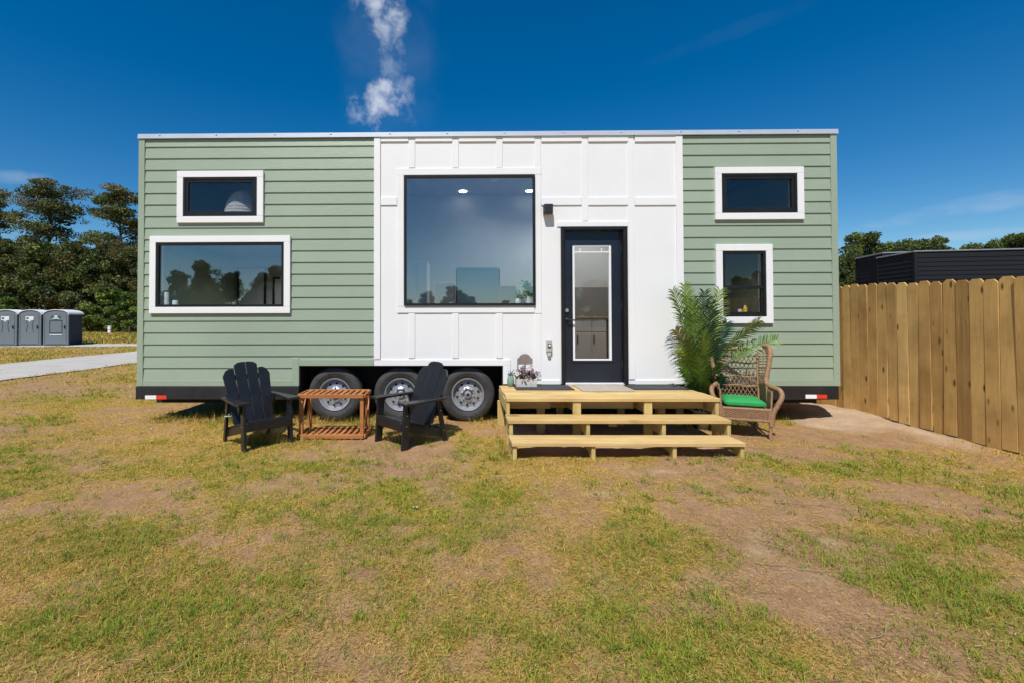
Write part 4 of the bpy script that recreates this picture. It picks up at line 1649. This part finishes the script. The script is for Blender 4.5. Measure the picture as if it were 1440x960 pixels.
for k, (dx, h) in enumerate(((-.03, .75), (.02, .95), (.04, .6))):
    G().tube([(dx, 0, .18), (dx * 1.3, -.02, h * .5), (dx * 1.6, -.03, h)], [.02, .017, .012], 8).build('trunk', 'bark', palm, smooth=True)
# outlet under the deck stays hidden; nothing else stands there

# ------------------------------------------------------------------ picket fence
fence = thing('picket_fence', 'brown pine privacy fence of dog-eared pickets running past the house end', 'fence', (5.70, 5.5, 0))
PW = .140
pmes = []
for k in range(4):
    w = PW - .004 - k * .0008
    c = .028 + .003 * k
    pmes.append(G().prism([(-w / 2, -.9), (w / 2, -.9), (w / 2, .9 - c), (w / 2 - c, .9), (-w / 2 + c, .9), (-w / 2, .9 - c)], 0, -.008, .008).mesh('picket', .0015))
FX = 5.70
k = 0
y = 2.0
while y < 10.5:
    gz_ = hz(FX, y)
    me = pmes[random.randrange(4)]
    o = put('picket', me, 'picket', fence)
    o.location = Vector((FX + random.uniform(-.004, .004), y, gz_ + .905 + random.uniform(-.012, .012))) - fence.location
    o.rotation_euler = (random.uniform(-.006, .006), random.uniform(-.006, .006), random.uniform(-.02, .02) + (math.pi if random.random() < .5 else 0))
    y += PW
for z in (.25, .9, 1.55):
    G().box(FX + .02, FX + .06, 1.9, 10.6, z, z + .09).build('rail', 'decky', fence, world=True)
for y in np.arange(2.0, 10.6, 2.4):
    G().box(FX + .061, FX + .15, y, y + .09, -.1, 1.72).build('post', 'deckz', fence, world=True)


# ------------------------------------------------------------------ black tiny houses beyond the fence
M['black_siding'] = siding_mat('black_lap_paint', (.017, .018, .022), .7, .12)
M['roof_edge'] = plain('grey_roof_edge', (.30, .33, .38), .4, .05, metal=.4)


def black_house(corner_px, roof_py, depth_y, length, d, rz, lab):
    p = W(corner_px, roof_py, depth_y)
    t = thing('black_tiny_house', lab, 'tiny house', (p.x, p.y, hz(p.x, p.y)), rz)
    H = p.z - hz(p.x, p.y)
    G().box(.03, length - .03, .03, d - .03, .45, H - .06).build('wall', 'black_siding', t)
    n = int((H - .55) / .165)
    for i in range(n):
        z = H - .10 - (i + 1) * .165
        for kind in (0, 1):
            if kind == 0:
                G().prism([(.031, z), (-.006, z), (.014, z + .165), (.031, z + .165)], 0, .10, length - .05).build('siding_board', 'black_siding', t)
            else:
                G().prism([(.031, z), (-.006, z), (.014, z + .165), (.031, z + .165)], 1, .10, d - .1).build('siding_board', 'black_siding', t)
    for xy in ((-.012, -.012), (-.012, d - .09), (length - .1, -.012)):
        G().box(xy[0], xy[0] + .10, xy[1], xy[1] + .10, .46, H - .055).build('corner_board', 'black_siding', t)
    G().box(-.03, length, -.03, d + .02, H - .05, H).build('roof', 'roof_edge', t, .01)
    G().box(.1, length - .1, .1, d - .1, .25, .44).build('chassis', 'black_steel', t)
    for x in (.8, 1.7, length - 1.2):
        G().lathe([(.36, .02), (.37, .12), (.36, .22)], (x, 0, .36), 1, 20).build('tyre', 'rubber', t, smooth=True)


black_house(1241, 355.0, 18.9, 3.0, 1.9, RAD(-15), 'black lap-sided tiny house nearer the green house, its end in shade')
black_house(1286, 352.8, 17.3, 8.5, 1.9, RAD(-9), 'longer black lap-sided tiny house rising behind the fence at right')


# ------------------------------------------------------------------ portable toilets, drive and marker
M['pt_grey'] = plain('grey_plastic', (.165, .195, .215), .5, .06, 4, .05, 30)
M['pt_dark_shaded'] = plain('shaded_dark_grey_plastic', (.035, .048, .064), .6, .06, spec=.15)  # dark grey with the sunless side's shade put into the colour
M['pt_roof'] = plain('translucent_white_roof', (.85, .85, .85), .5, .04)
M['sign_green'] = plain('sign_teal', (.02, .10, .09), .5)


def toilet(px_left, px_right, py, w, d, lab, wide, rz):
    p = ground_at((px_left + px_right) / 2, py)
    H = 2.15
    t = thing('portable_toilet', lab, 'portable toilet', (p.x, p.y, p.z), rz, 'portable toilets in a row')
    hw = w / 2
    G().box(-hw + .03, hw - .03, 0.03, d - .03, .0, .14).build('base_skid', 'pt_dark_shaded', t, .02)
    G().box(-hw + .045, hw - .045, .05, d - .05, .14, H - .27).build('wall', 'pt_dark_shaded', t, .02)
    arc = [(hw * math.cos(a) * .98, H - .30 + .25 * math.sin(a)) for a in np.linspace(0, math.pi, 11)]
    G().prism([(-hw, .05), (hw, .05)] + arc, 1, 0, .048).build('front_frame', 'pt_grey', t, .008)
    for s in (-1, 1):
        G().box(s * (hw - .05) - .045, s * (hw - .05) + .045, -.02, .07, .05, H - .34).build('corner_post', 'pt_grey', t, .02)
    dw = hw - .13
    dr = G().prism([(-dw, .12), (dw, .12)] + [(dw * math.cos(a), H - .36 + .17 * math.sin(a)) for a in np.linspace(0, math.pi, 9)], 1, -.02, -.001).build('door', 'pt_grey', t, .005)
    G().box(dw - .10, dw - .04, -.06, -.021, 1.02, 1.2).build('handle', 'black_frame', dr, .01)
    if wide:
        g = G()
        for q in ((-.32, -.29, .75, 1.5), (.29, .32, .75, 1.5), (-.29, .29, .75, .78), (-.29, .29, 1.47, 1.5)):
            g.box(q[0], q[1], -.032, -.0205, q[2], q[3])
        g.build('door_panel', 'pt_dark_shaded', dr)
        G().box(-.3, .3, -.04, -.033, .62, .66).build('kick_rail', 'pt_roof', dr)
        G().prism([(.25 * math.cos(a), 1.68 + .15 * math.sin(a)) for a in np.linspace(0, 2 * math.pi, 14, endpoint=False)], 1, -.026, -.0205).build('sign', 'sign_green', dr)
        g = G()
        g.prism([(-.1, 1.74), (.1, 1.74), (.1, 1.79), (-.1, 1.79)], 1, -.031, -.0265)
        g.prism([(-.05, 1.66), (.05, 1.66), (.05, 1.735), (-.05, 1.735)], 1, -.031, -.0265)
        g.prism([(-.18, 1.59), (.18, 1.59), (.14, 1.65), (-.14, 1.65)], 1, -.031, -.0265)
        g.build('sign_mark', 'lead', dr)
    else:
        G().box(-.22, .18, -.026, -.0205, 1.52, 1.74).build('sign', 'lead', dr, .002)
        G().box(-.18, -.06, -.030, -.0265, 1.58, 1.68).build('sign_mark', 'pt_dark_shaded', dr)
        G().prism([(-.1, 1.52), (.06, 1.52), (-.01, 1.42)], 1, -.026, -.0205).build('arrow', 'lead', dr)
        for s in (-1, 1):
            G().tube([(s * .18, -.022, 1.5), (s * .12, -.022, 1.2), (s * .18, -.022, .8)], .012, 5).build('moulded_rib', 'pt_dark_shaded', dr)
    roof = [(hw * 1.03 * math.cos(a), H - .30 + .30 * math.sin(a)) for a in np.linspace(0, math.pi, 15)]
    roof_in = [(hw * .99 * math.cos(a), H - .30 + .265 * math.sin(a)) for a in np.linspace(0, math.pi, 15)][::-1]
    g = G()
    for i in range(14):
        g.prism([roof[i], roof[i + 1], roof_in[13 - i], roof_in[14 - i]], 1, -.04, d)
    g.build('roof', 'pt_roof', t)
    G().prism([(hw * .98 * math.cos(a), H - .31 + .25 * math.sin(a)) for a in np.linspace(0, math.pi, 11)], 1, d - .09, d - .05).build('gable', 'pt_dark_shaded', t)
    G().tube([(hw * .4, d - .25, H - .3), (hw * .4, d - .25, H + .12)], .05, 10).build('vent_pipe', 'pt_dark_shaded', t, smooth=True)
    for q in ((.5, .9), (1.1, 1.5)):
        G().box(hw - .05, hw - .035, .3, d - .3, q[0], q[1]).build('side_panel', 'pt_dark_shaded', t, .004)


toilet(61, 96, 486, 1.28, 1.75, 'wide grey portable toilet with a round dark sign, nearest the drive', True, RAD(16))
toilet(26, 58, 486, 1.16, 1.2, 'grey portable toilet with an arrow sign, middle of the row', False, RAD(14))
toilet(-8, 23, 486.5, 1.16, 1.2, 'grey portable toilet cut off at the left edge of the picture', False, RAD(14))
p = ground_at(154, 470)
t = thing('marker_post', 'short white utility marker post in the grass beyond the path', 'post', p)
M['post_band'] = plain('grey_band', (.2, .2, .2), .6)
G().box(-.14, .14, -.1, .1, -.1, .78).build('post_body', 'pt_roof', t, .02)
G().box(-.145, .145, -.105, .105, .42, .48).build('band', 'post_band', t)
G().prism([(-.16, .781), (.16, .781), (.10, .84), (-.10, .84)], 1, -.12, .12).build('cap', 'pt_roof', t, .01)


# ------------------------------------------------------------------ trees
def tree_meshes(seed, H, R, base=.35, limbs=16, per=70, leaf=.30, flat=.45, pal=((.05, .065, .02), (.085, .10, .028), (.03, .042, .018)), top=.35, lean=0.0, trunk_r=.22, clumps=6):
    r = np.random.RandomState(seed)
    g = G()
    tp = [Vector((lean * (z / H) ** 2 * H + .12 * math.sin(z * .5 + seed), .12 * math.cos(z * .43 + seed), z)) for z in np.linspace(0, H * .96, 10)]
    g.tube(tp, list(np.linspace(trunk_r, trunk_r * .12, 10)), 8)
    pts, cl = [], []

    def at_trunk(z):
        k = min(max(z / (H * .96) * 9, 0), 8.999)
        return tp[int(k)].lerp(tp[int(k) + 1], k - int(k))
    for i in range(limbs):
        f = (i + r.uniform(0, .8)) / limbs
        z = H * (base + (.94 - base) * f)
        o = at_trunk(z)
        az = i * 2.4 + r.uniform(-.5, .5)
        prof = (1 - (1 - top) * f) * (.6 + .4 * math.sin(math.pi * min(1, f * 1.4 + .15)))
        L_ = R * prof * r.uniform(.65, 1.2)
        rise = r.uniform(.05, .5) + .35 * f
        d = Vector((math.cos(az), math.sin(az), rise)).normalized()
        pth = [o]
        for s in range(1, 6):
            d = (d + Vector(r.normal(size=3) * .13) + Vector((0, 0, .03))).normalized()
            pth.append(pth[-1] + d * L_ / 5)
        r0 = trunk_r * (.42 - .26 * f)
        g.tube(pth, list(np.linspace(r0, r0 * .15, 6)), 6)
        for c in range(clumps):
            u = r.uniform(.35, 1.05)
            k = min(u * 5, 4.999)
            q = pth[int(k)].lerp(pth[int(k) + 1], min(k - int(k), 1))
            off = Vector((r.normal() * .55, r.normal() * .55, r.normal() * .25)) * (R * .16)
            cen = q + off
            g.tube([q, q.lerp(cen, .6) + Vector((0, 0, .05)), cen], [r0 * .25, r0 * .16, r0 * .08], 4)
            rad = R * r.uniform(.08, .205)
            n = int(per * r.uniform(.6, 1.3))
            pp = r.normal(size=(n, 3))
            pp *= (r.uniform(.2, 1, (n, 1)) ** .5) / (np.linalg.norm(pp, axis=1)[:, None])
            pp *= np.array([rad, rad, rad * flat])
            pts.append(pp + np.array(cen))
            base_c = np.array(pal[r.randint(len(pal))]) * r.uniform(.75, 1.3)
            cl.append(np.repeat(base_c[None], n, 0) * r.uniform(.7, 1.3, (n, 1)))
    pts, cl = np.concatenate(pts), np.concatenate(cl)
    n = len(pts)
    u = r.normal(size=(n, 3))
    u /= np.linalg.norm(u, axis=1)[:, None]
    v = np.cross(u, r.normal(size=(n, 3)))
    v /= np.linalg.norm(v, axis=1)[:, None]
    s = leaf * r.uniform(.5, 1.3, (n, 1))
    vs = np.stack([pts - u * s * .5, pts + v * s * .3, pts + u * s * .5, pts - v * s * .3], 1).reshape(-1, 3)
    c4 = np.repeat(np.concatenate([cl, np.ones((n, 1))], 1), 4, 0)
    return g.mesh('trunk', smooth=True), raw_mesh('crown', vs, np.arange(4 * n).reshape(n, 4), c4)


PAL_OAK = ((0.106, 0.131, 0.037), (0.156, 0.181, 0.05), (0.062, 0.085, 0.027), (0.169, 0.15, 0.05))
PAL_MIX = ((0.096, 0.13, 0.031), (0.156, 0.198, 0.043), (0.058, 0.079, 0.024))
PAL_BRIGHT = ((0.127, 0.196, 0.03), (0.196, 0.265, 0.046), (0.086, 0.138, 0.028))
TREES = {
    'oak1': tree_meshes(1, 19.5, 7.6, .36, 24, 120, .27, .42, PAL_OAK, .55, .03, .42, 10),
    'oak2': tree_meshes(22, 18.5, 6.4, .36, 21, 120, .27, .42, PAL_OAK, .5, -.02, .36, 10),
    'bush1': tree_meshes(3, 11.5, 5.2, .06, 26, 170, .30, .95, PAL_OAK, .45, .0, .22, 9),
    'bush2': tree_meshes(4, 10.5, 4.8, .05, 26, 170, .30, .95, PAL_MIX, .5, .0, .22, 9),
    'bush3': tree_meshes(5, 6.0, 3.4, .03, 16, 140, .30, .7, PAL_BRIGHT, .5, .0, .14, 7),
    'far1': tree_meshes(6, 13.0, 4.6, .22, 24, 150, .30, .85, PAL_MIX, .6, .0, .28, 7),
    'far2': tree_meshes(7, 12.0, 5.0, .18, 24, 150, .30, .85, PAL_MIX, .45, .0, .26, 7),
}


def plant_tree(kind, x, y, s=1.0, rz=0.0, lab='', cat='tree', group=None, name='broadleaf_tree', sz=None):
    t = thing(name, lab, cat, (x, y, hz(x, y) - .15), rz, group)
    t.scale = (s, s, sz or s)
    tr, cr = TREES[kind]
    put('trunk', tr, 'bark', t)
    put('crown', cr, 'leaf', t)
    return t


def tree_px(kind, px, Y, ptop, lab, rz=0.0, H=None, name='broadleaf_tree', group=None, wide=1.0):
    q = W(px, ptop, Y)
    h0 = {'oak1': 19.5, 'oak2': 18.5, 'bush1': 11.5, 'bush2': 10.5, 'bush3': 6.0, 'far1': 13.0, 'far2': 12.0}[kind]
    s = (q.z + .1) / (h0 * 1.0)
    return plant_tree(kind, q.x, q.y, s * wide, rz, lab, 'tree' if 'shrub' not in name else 'shrub', group, name, s)


tree_px('oak1', 66, 58, 255, 'tallest spreading tree with an open crown above the portable toilets', .4)
tree_px('oak2', 172, 60, 262, 'tall open-crowned tree just left of the green house end', 1.0)
tree_px('oak2', -22, 62, 262, 'tall tree at the left edge of the picture, cut by the frame', 3.0)
UND = ['dense olive tree behind the cut-off portable toilet', 'dense dark tree straight behind the middle portable toilet', 'dense olive tree above the wide portable toilet, under the tall spreading tree',
       'dense dark tree filling the gap between the two tall trees', 'dense olive tree below the tall tree beside the house end', 'dark tree at the left edge, mostly outside the picture',
       'dense tree hidden behind the left end of the green house', 'farther dark tree glimpsed between the leftmost understorey trees', 'farther olive tree behind the trunk of the tall spreading tree',
       'farther olive tree behind the bright shrub and marker post']
for i, (kd, px, Y, pt, rz) in enumerate((('bush1', 15, 55, 335, .2), ('bush2', 58, 54, 350, 1.3), ('bush1', 98, 55, 342, 2.4), ('bush2', 135, 56, 352, 3.6), ('bush1', 178, 57, 345, 5.0),
                                         ('bush2', -30, 56, 345, 4.0), ('bush1', 205, 60, 340, 1.9), ('bush2', 0, 66, 350, 1.0), ('bush1', 75, 66, 345, 4.4), ('bush1', 155, 68, 350, .7))):
    tree_px(kd, px, Y, pt, UND[i], rz, group='understorey trees behind the toilets', wide=1.05)
for i, (px, Y, pt, lab) in enumerate(((150, 50, 402, 'bright green leafy shrub behind the white marker post'), (184, 49, 408, 'bright green shrub half hidden by the house end'),
                                      (10, 50, 415, 'yellow-green shrub behind the cut-off toilet'), (118, 51, 425, 'low shrub just right of the portable toilets'))):
    tree_px('bush3', px, Y, pt, lab, i * 1.7, name='leafy_shrub')
for kd, px, Y, pt, rz, lab in (('far1', 1210, 62, 325, .3, 'round-topped tree standing next to the house end, above the shorter black house'), ('far2', 1248, 75, 343, 1.2, 'low tree top between the two black tiny houses'),
                               ('far2', 1278, 72, 339, 2.2, 'spreading tree just left of centre above the long black house'), ('far1', 1309, 68, 331, 3.1, 'taller square-topped tree above the long black house'),
                               ('far2', 1372, 74, 345, 4.0, 'low thin tree right of the gap above the long black house'), ('far2', 1400, 70, 340, 5.0, 'mid-height tree beside the one at the right edge'),
                               ('far1', 1433, 66, 326, 5.6, 'big tree rising at the right edge of the picture'), ('far2', 1462, 68, 335, .9, 'tree cut off by the right edge of the picture')):
    tree_px(kd, px, Y, pt, lab, rz)
tree_px('bush2', 1192, 34, 352, 'dark leafy tree in the gap between house end and black house', 2.0, wide=.6)
tree_px('bush3', 1200, 28, 395, 'bright green shrub just over the fence beside the house end', 1.0, name='leafy_shrub', wide=.7)
tree_px('bush2', 1160, 40, 340, 'leafy tree mostly hidden behind the right end of the house', .0, wide=.7)
# the wood across the field behind the camera, mirrored in the panes
r_ = np.random.RandomState(5)
kinds = ['bush1', 'far1', 'bush2', 'far2']
for i in range(60):
    x = -72 + i * 2.4 + r_.uniform(-1.5, 1.5)
    y = -64 - r_.uniform(0, 14)
    kd = kinds[i % 4]
    s = r_.uniform(.5, 1.0) * (1.0 if x < -20 else .7 if x < 15 else .9)
    plant_tree(kd, x, y, s, r_.uniform(0, 6), 'leafy tree of the wood across the field, mirrored in the window panes', 'tree', 'wood mirrored in the windows')
# the wood goes on behind the house
for i, x in enumerate(np.arange(-30, 46, 4.6)):
    plant_tree(('bush1', 'far2', 'bush2', 'far1')[i % 4], float(x), 62 + 5 * math.sin(i * 2.1), .9 + .2 * math.sin(i * 1.3), i * 1.1, 'leafy tree of the wood that goes on behind the house', 'tree', 'wood behind the house')

# power line over the drive
g = G()
a, b = W(-60, 356, 40), W(230, 341, 40)
pts = []
for u in np.linspace(0, 1, 25):
    q = a.lerp(b, u)
    q.z -= .5 * 4 * u * (1 - u) * .3
    pts.append(q)
wire = thing('power_line', 'thin overhead wire crossing in front of the trees at left', 'wire', (a.x, a.y, 0))
for k, dz in enumerate((0, .5)):
    G().tube([p_ + Vector((0, 0, -k * .62)) for p_ in pts], .006, 5).build('cable', 'black_steel', wire, world=True)
for q in (a, b):
    G().tube([(q.x, q.y + .16, hz(q.x, q.y) - .2), (q.x, q.y + .16, q.z + .5)], [.15, .11], 10).build('utility_pole', 'bark', wire, world=True)

# ------------------------------------------------------------------ grass
rg = np.random.RandomState(99)
V_, F_, C_ = [], [], []
nv = 0
GREENS = np.array([(.225, .250, .024), (.340, .310, .034), (.140, .190, .024), (.460, .370, .055)])
STRAWS = np.array([(.66, .42, .135), (.54, .32, .095), (.76, .54, .22), (.28, .155, .055), (.60, .42, .090)])


def keep_out(x, y):
    k = (x > .50) & (x < 2.83) & (y > 4.55) & (y < 6.2)
    k |= (x > HX0 + .2) & (x < HX1 - .2) & (y > 6.55)
    k |= x > 5.6
    return k


def blades(n, y0, y1, L0, L1, w, flat, straw, x_lo=-1.2, x_hi=1.45, box=None, lean=(.55, 1.45)):
    """flat: lie on the ground as litter; straw: share of dry blades"""
    global nv
    if box:
        x = rg.uniform(box[0], box[1], n)
        y = rg.uniform(box[2], box[3], n)
    else:
        y = np.sqrt(rg.uniform(y0 ** 2, y1 ** 2, n))
        x = y * rg.uniform(x_lo, x_hi, n)
    # tufts: pull blades to near tuft centres
    if not flat:
        tx = (np.round(x / .055 + .3 * np.sin(y * 31)) - .3 * np.sin(y * 31)) * .055
        pull = rg.uniform(0, .75, n)
        x = x * (1 - pull) + tx * pull
    cov, grn = lawn(x, y)
    acc = np.clip(cov ** 1.8 * 1.1, 0, 1) if not flat else np.clip(.62 + .25 * cov, 0, 1) * (1 - .85 * np.maximum(sand_mask(x, y), road_mask(x, y)))
    keep = (rg.rand(n) < acc) & ~keep_out(x, y)
    x, y, cov, grn = x[keep], y[keep], cov[keep], grn[keep]
    n = len(x)
    z = height(x, y) - .004
    az = rg.uniform(0, 2 * math.pi, n)
    L = rg.uniform(L0, L1, n) * (.55 + .75 * cov)
    if flat:
        th = rg.uniform(1.25, 1.6, n)
        bend = rg.uniform(-.1, .15, n)
        z = z + rg.uniform(.006, .018, n)
    else:
        th = rg.uniform(lean[0], lean[1], n)
        bend = rg.uniform(.15, .7, n)
    dx, dy = np.cos(az), np.sin(az)
    h1, s1 = np.cos(th), np.sin(th)
    th2 = np.minimum(th + bend, 1.75)
    h2, s2 = np.cos(th2), np.sin(th2)
    p0 = np.stack([x, y, z], 1)
    p1 = p0 + np.stack([dx * s1, dy * s1, h1], 1) * (L * .5)[:, None]
    p2 = p1 + np.stack([dx * s2, dy * s2, h2], 1) * (L * .5)[:, None]
    tw = az + math.pi / 2 + rg.uniform(-.5, .5, n)
    sd = np.stack([np.cos(tw), np.sin(tw), rg.uniform(-.3, .3, n)], 1) * (w * rg.uniform(.6, 1.2, n))[:, None]
    vs = np.stack([p0 - sd * .5, p0 + sd * .5, p1 - sd * .45, p1 + sd * .45, p2], 1).reshape(-1, 3)
    o = nv + np.arange(n)[:, None] * 5
    fs = np.concatenate([o + np.array([[0, 1, 3]]), o + np.array([[0, 3, 2]]), o + np.array([[2, 3, 4]])], 0)
    isg = rg.rand(n) < np.clip(grn * (1.25 - straw) + .05, 0, 1)
    if flat:
        isg &= rg.rand(n) < .12
    c = np.where(isg[:, None], GREENS[rg.randint(0, len(GREENS), n)], STRAWS[rg.randint(0, len(STRAWS), n)])
    gshift = np.clip((grn - .35) * 1.3, 0, 1)[:, None]
    c = c * (1 - .35 * gshift * isg[:, None] * np.array([1.0, .35, .3]))
    c = c * rg.uniform(.7, 1.2, (n, 1))
    c4 = np.concatenate([c, np.ones((n, 1))], 1)
    V_.append(vs)
    F_.append(fs)
    C_.append(np.repeat(c4, 5, 0))
    nv += 5 * n


blades(190000, 1.45, 3.0, .014, .045, .0024, False, .45)
blades(150000, 3.0, 5.2, .016, .045, .0032, False, .45)
blades(70000, 5.2, 8.0, .025, .06, .005, False, .40)
blades(70000, 1.45, 3.2, .012, .055, .0019, True, .9)
blades(60000, 3.2, 6.4, .016, .06, .0028, True, .9)
def tufts(n, y0, y1, L0, L1, w):
    """separate rank green tufts standing out of the mown sward"""
    global nv
    y = np.sqrt(rg.uniform(y0 ** 2, y1 ** 2, n))
    x = y * rg.uniform(-1.15, 1.35, n)
    cov, grn = lawn(x, y)
    k = (rg.rand(n) < np.clip(grn * 1.6 - .55, .02, 1)) & ~keep_out(x, y) & (np.maximum(sand_mask(x, y), road_mask(x, y)) < .3)
    x, y = x[k], y[k]
    m = 22
    n = len(x)
    hue = np.repeat(rg.uniform(0, 1, n), m)
    rad = np.repeat(rg.uniform(.012, .06, n), m)
    x = np.repeat(x, m) + rg.normal(size=n * m) * rad
    y = np.repeat(y, m) + rg.normal(size=n * m) * rad
    n = n * m
    z = height(x, y) - .004
    az = rg.uniform(0, 2 * math.pi, n)
    L = rg.uniform(L0, L1, n)
    th = rg.uniform(.2, 1.2, n)
    th2 = np.minimum(th + rg.uniform(.2, .8, n), 1.7)
    p0 = np.stack([x, y, z], 1)
    p1 = p0 + np.stack([np.cos(az) * np.sin(th), np.sin(az) * np.sin(th), np.cos(th)], 1) * (L * .5)[:, None]
    p2 = p1 + np.stack([np.cos(az) * np.sin(th2), np.sin(az) * np.sin(th2), np.cos(th2)], 1) * (L * .5)[:, None]
    sd = np.stack([-np.sin(az), np.cos(az), rg.uniform(-.3, .3, n)], 1) * (w * rg.uniform(.7, 1.3, n))[:, None]
    vs = np.stack([p0 - sd * .5, p0 + sd * .5, p1 - sd * .45, p1 + sd * .45, p2], 1).reshape(-1, 3)
    o = nv + np.arange(n)[:, None] * 5
    F_.append(np.concatenate([o + np.array([[0, 1, 3]]), o + np.array([[0, 3, 2]]), o + np.array([[2, 3, 4]])], 0))
    c = np.array([[.15, .235, .024]]) * (1 - hue[:, None]) + np.array([[.32, .35, .036]]) * hue[:, None]
    c = c * rg.uniform(.75, 1.25, (n, 1))
    V_.append(vs)
    C_.append(np.repeat(np.concatenate([c, np.ones((n, 1))], 1), 5, 0))
    nv += 5 * n


tufts(3800, 1.45, 3.2, .025, .075, .0030)
tufts(5000, 3.2, 6.6, .025, .075, .0042)
blades(60000, 0, 0, .05, .10, .012, False, .30, box=(-17, -3.8, 8.0, 16))
blades(70000, 0, 0, .07, .14, .022, False, .25, box=(-36, -10, 15, 30))
blades(60000, 0, 0, .12, .30, .05, False, .25, box=(-62, -20, 28.8, 52), lean=(.2, .9))
# longer fringe the mower missed: under the siding, round wheels, deck and fence foot
for bxx, n, l in (((-4.2, .5, 6.02, 6.5), 5200, .13), ((.42, .52, 4.5, 6.0), 500, .10), ((2.85, 4.9, 5.95, 6.4), 1500, .09), ((5.45, 5.66, 3.0, 5.2), 900, .10), ((-2.5, -.2, 5.0, 5.5), 1600, .10)):
    blades(n, 0, 0, l * .5, l, .0045, False, .2, box=bxx, lean=(.05, .8))
gm = raw_mesh('lawn_grass', np.concatenate(V_), np.concatenate(F_), np.concatenate(C_))
go = put('lawn_grass', gm, 'grass')
go['kind'] = 'stuff'
tag(go, 'short patchy mown grass, half green and half dry straw, over the yard', 'grass')
print('grass tris', len(gm.polygons))

# litter on the lawn: a few dead twigs and scraps
M['scrap'] = plain('grey_paper', (.55, .55, .52), .8, .1)
M['twig'] = plain('dead_twig', (.33, .24, .15), .9, .2)
rt = np.random.RandomState(12)
for i, (px, py, ln, ang, lab) in enumerate(((1150, 712, .55, -.25, 'long pale dead stem lying across the bare ground at right'), (1130, 800, .5, -.15, 'bent dead stem on the bare soil, right foreground'),
                                            (1080, 765, .18, 2.2, 'short dark twig left of the bare sandy spot'), (240, 942, .30, .6, 'dead twig in the bottom left foreground'),
                                            (1245, 894, .22, .1, 'dark twig on bare soil in the lower right foreground'), (1180, 808, .3, -.3, 'dry stalk beside the bent dead stem'))):
    p = ground_at(px, py)
    t = thing('dead_twig', lab, 'twig', (p.x, p.y, p.z))
    pts = []
    for u in np.linspace(-.5, .5, 7):
        x = math.cos(ang) * ln * u + rt.normal() * .012
        y = math.sin(ang) * ln * u + rt.normal() * .012
        pts.append((x, y, hz(p.x + x, p.y + y) - p.z + .008 + rt.uniform(0, .006)))
    G().tube(pts, list(np.linspace(.0022, .001, 7)), 5).build('stem', 'twig', t, smooth=True)
    G().tube([pts[3], (pts[3][0] + .05, pts[3][1] + .04, pts[3][2] + .02)], [.0025, .001], 5).build('side_shoot', 'twig', t, smooth=True)
for px, py, lab in ((584, 716, 'scrap of white paper lying on the lawn in front of the chairs'), (211, 604, 'tiny white scrap on the grass below the house corner')):
    p = ground_at(px, py)
    o = G().add([(-.018, -.007, .006), (.0, -.010, .014), (.020, -.006, .004), (.017, .007, .013), (-.003, .009, .005), (-.019, .006, .012)], [(0, 1, 4, 5), (1, 2, 3, 4)]).build('paper_scrap', 'scrap', None, loc=(p.x, p.y, p.z + .012))
    tag(o, lab, 'litter')
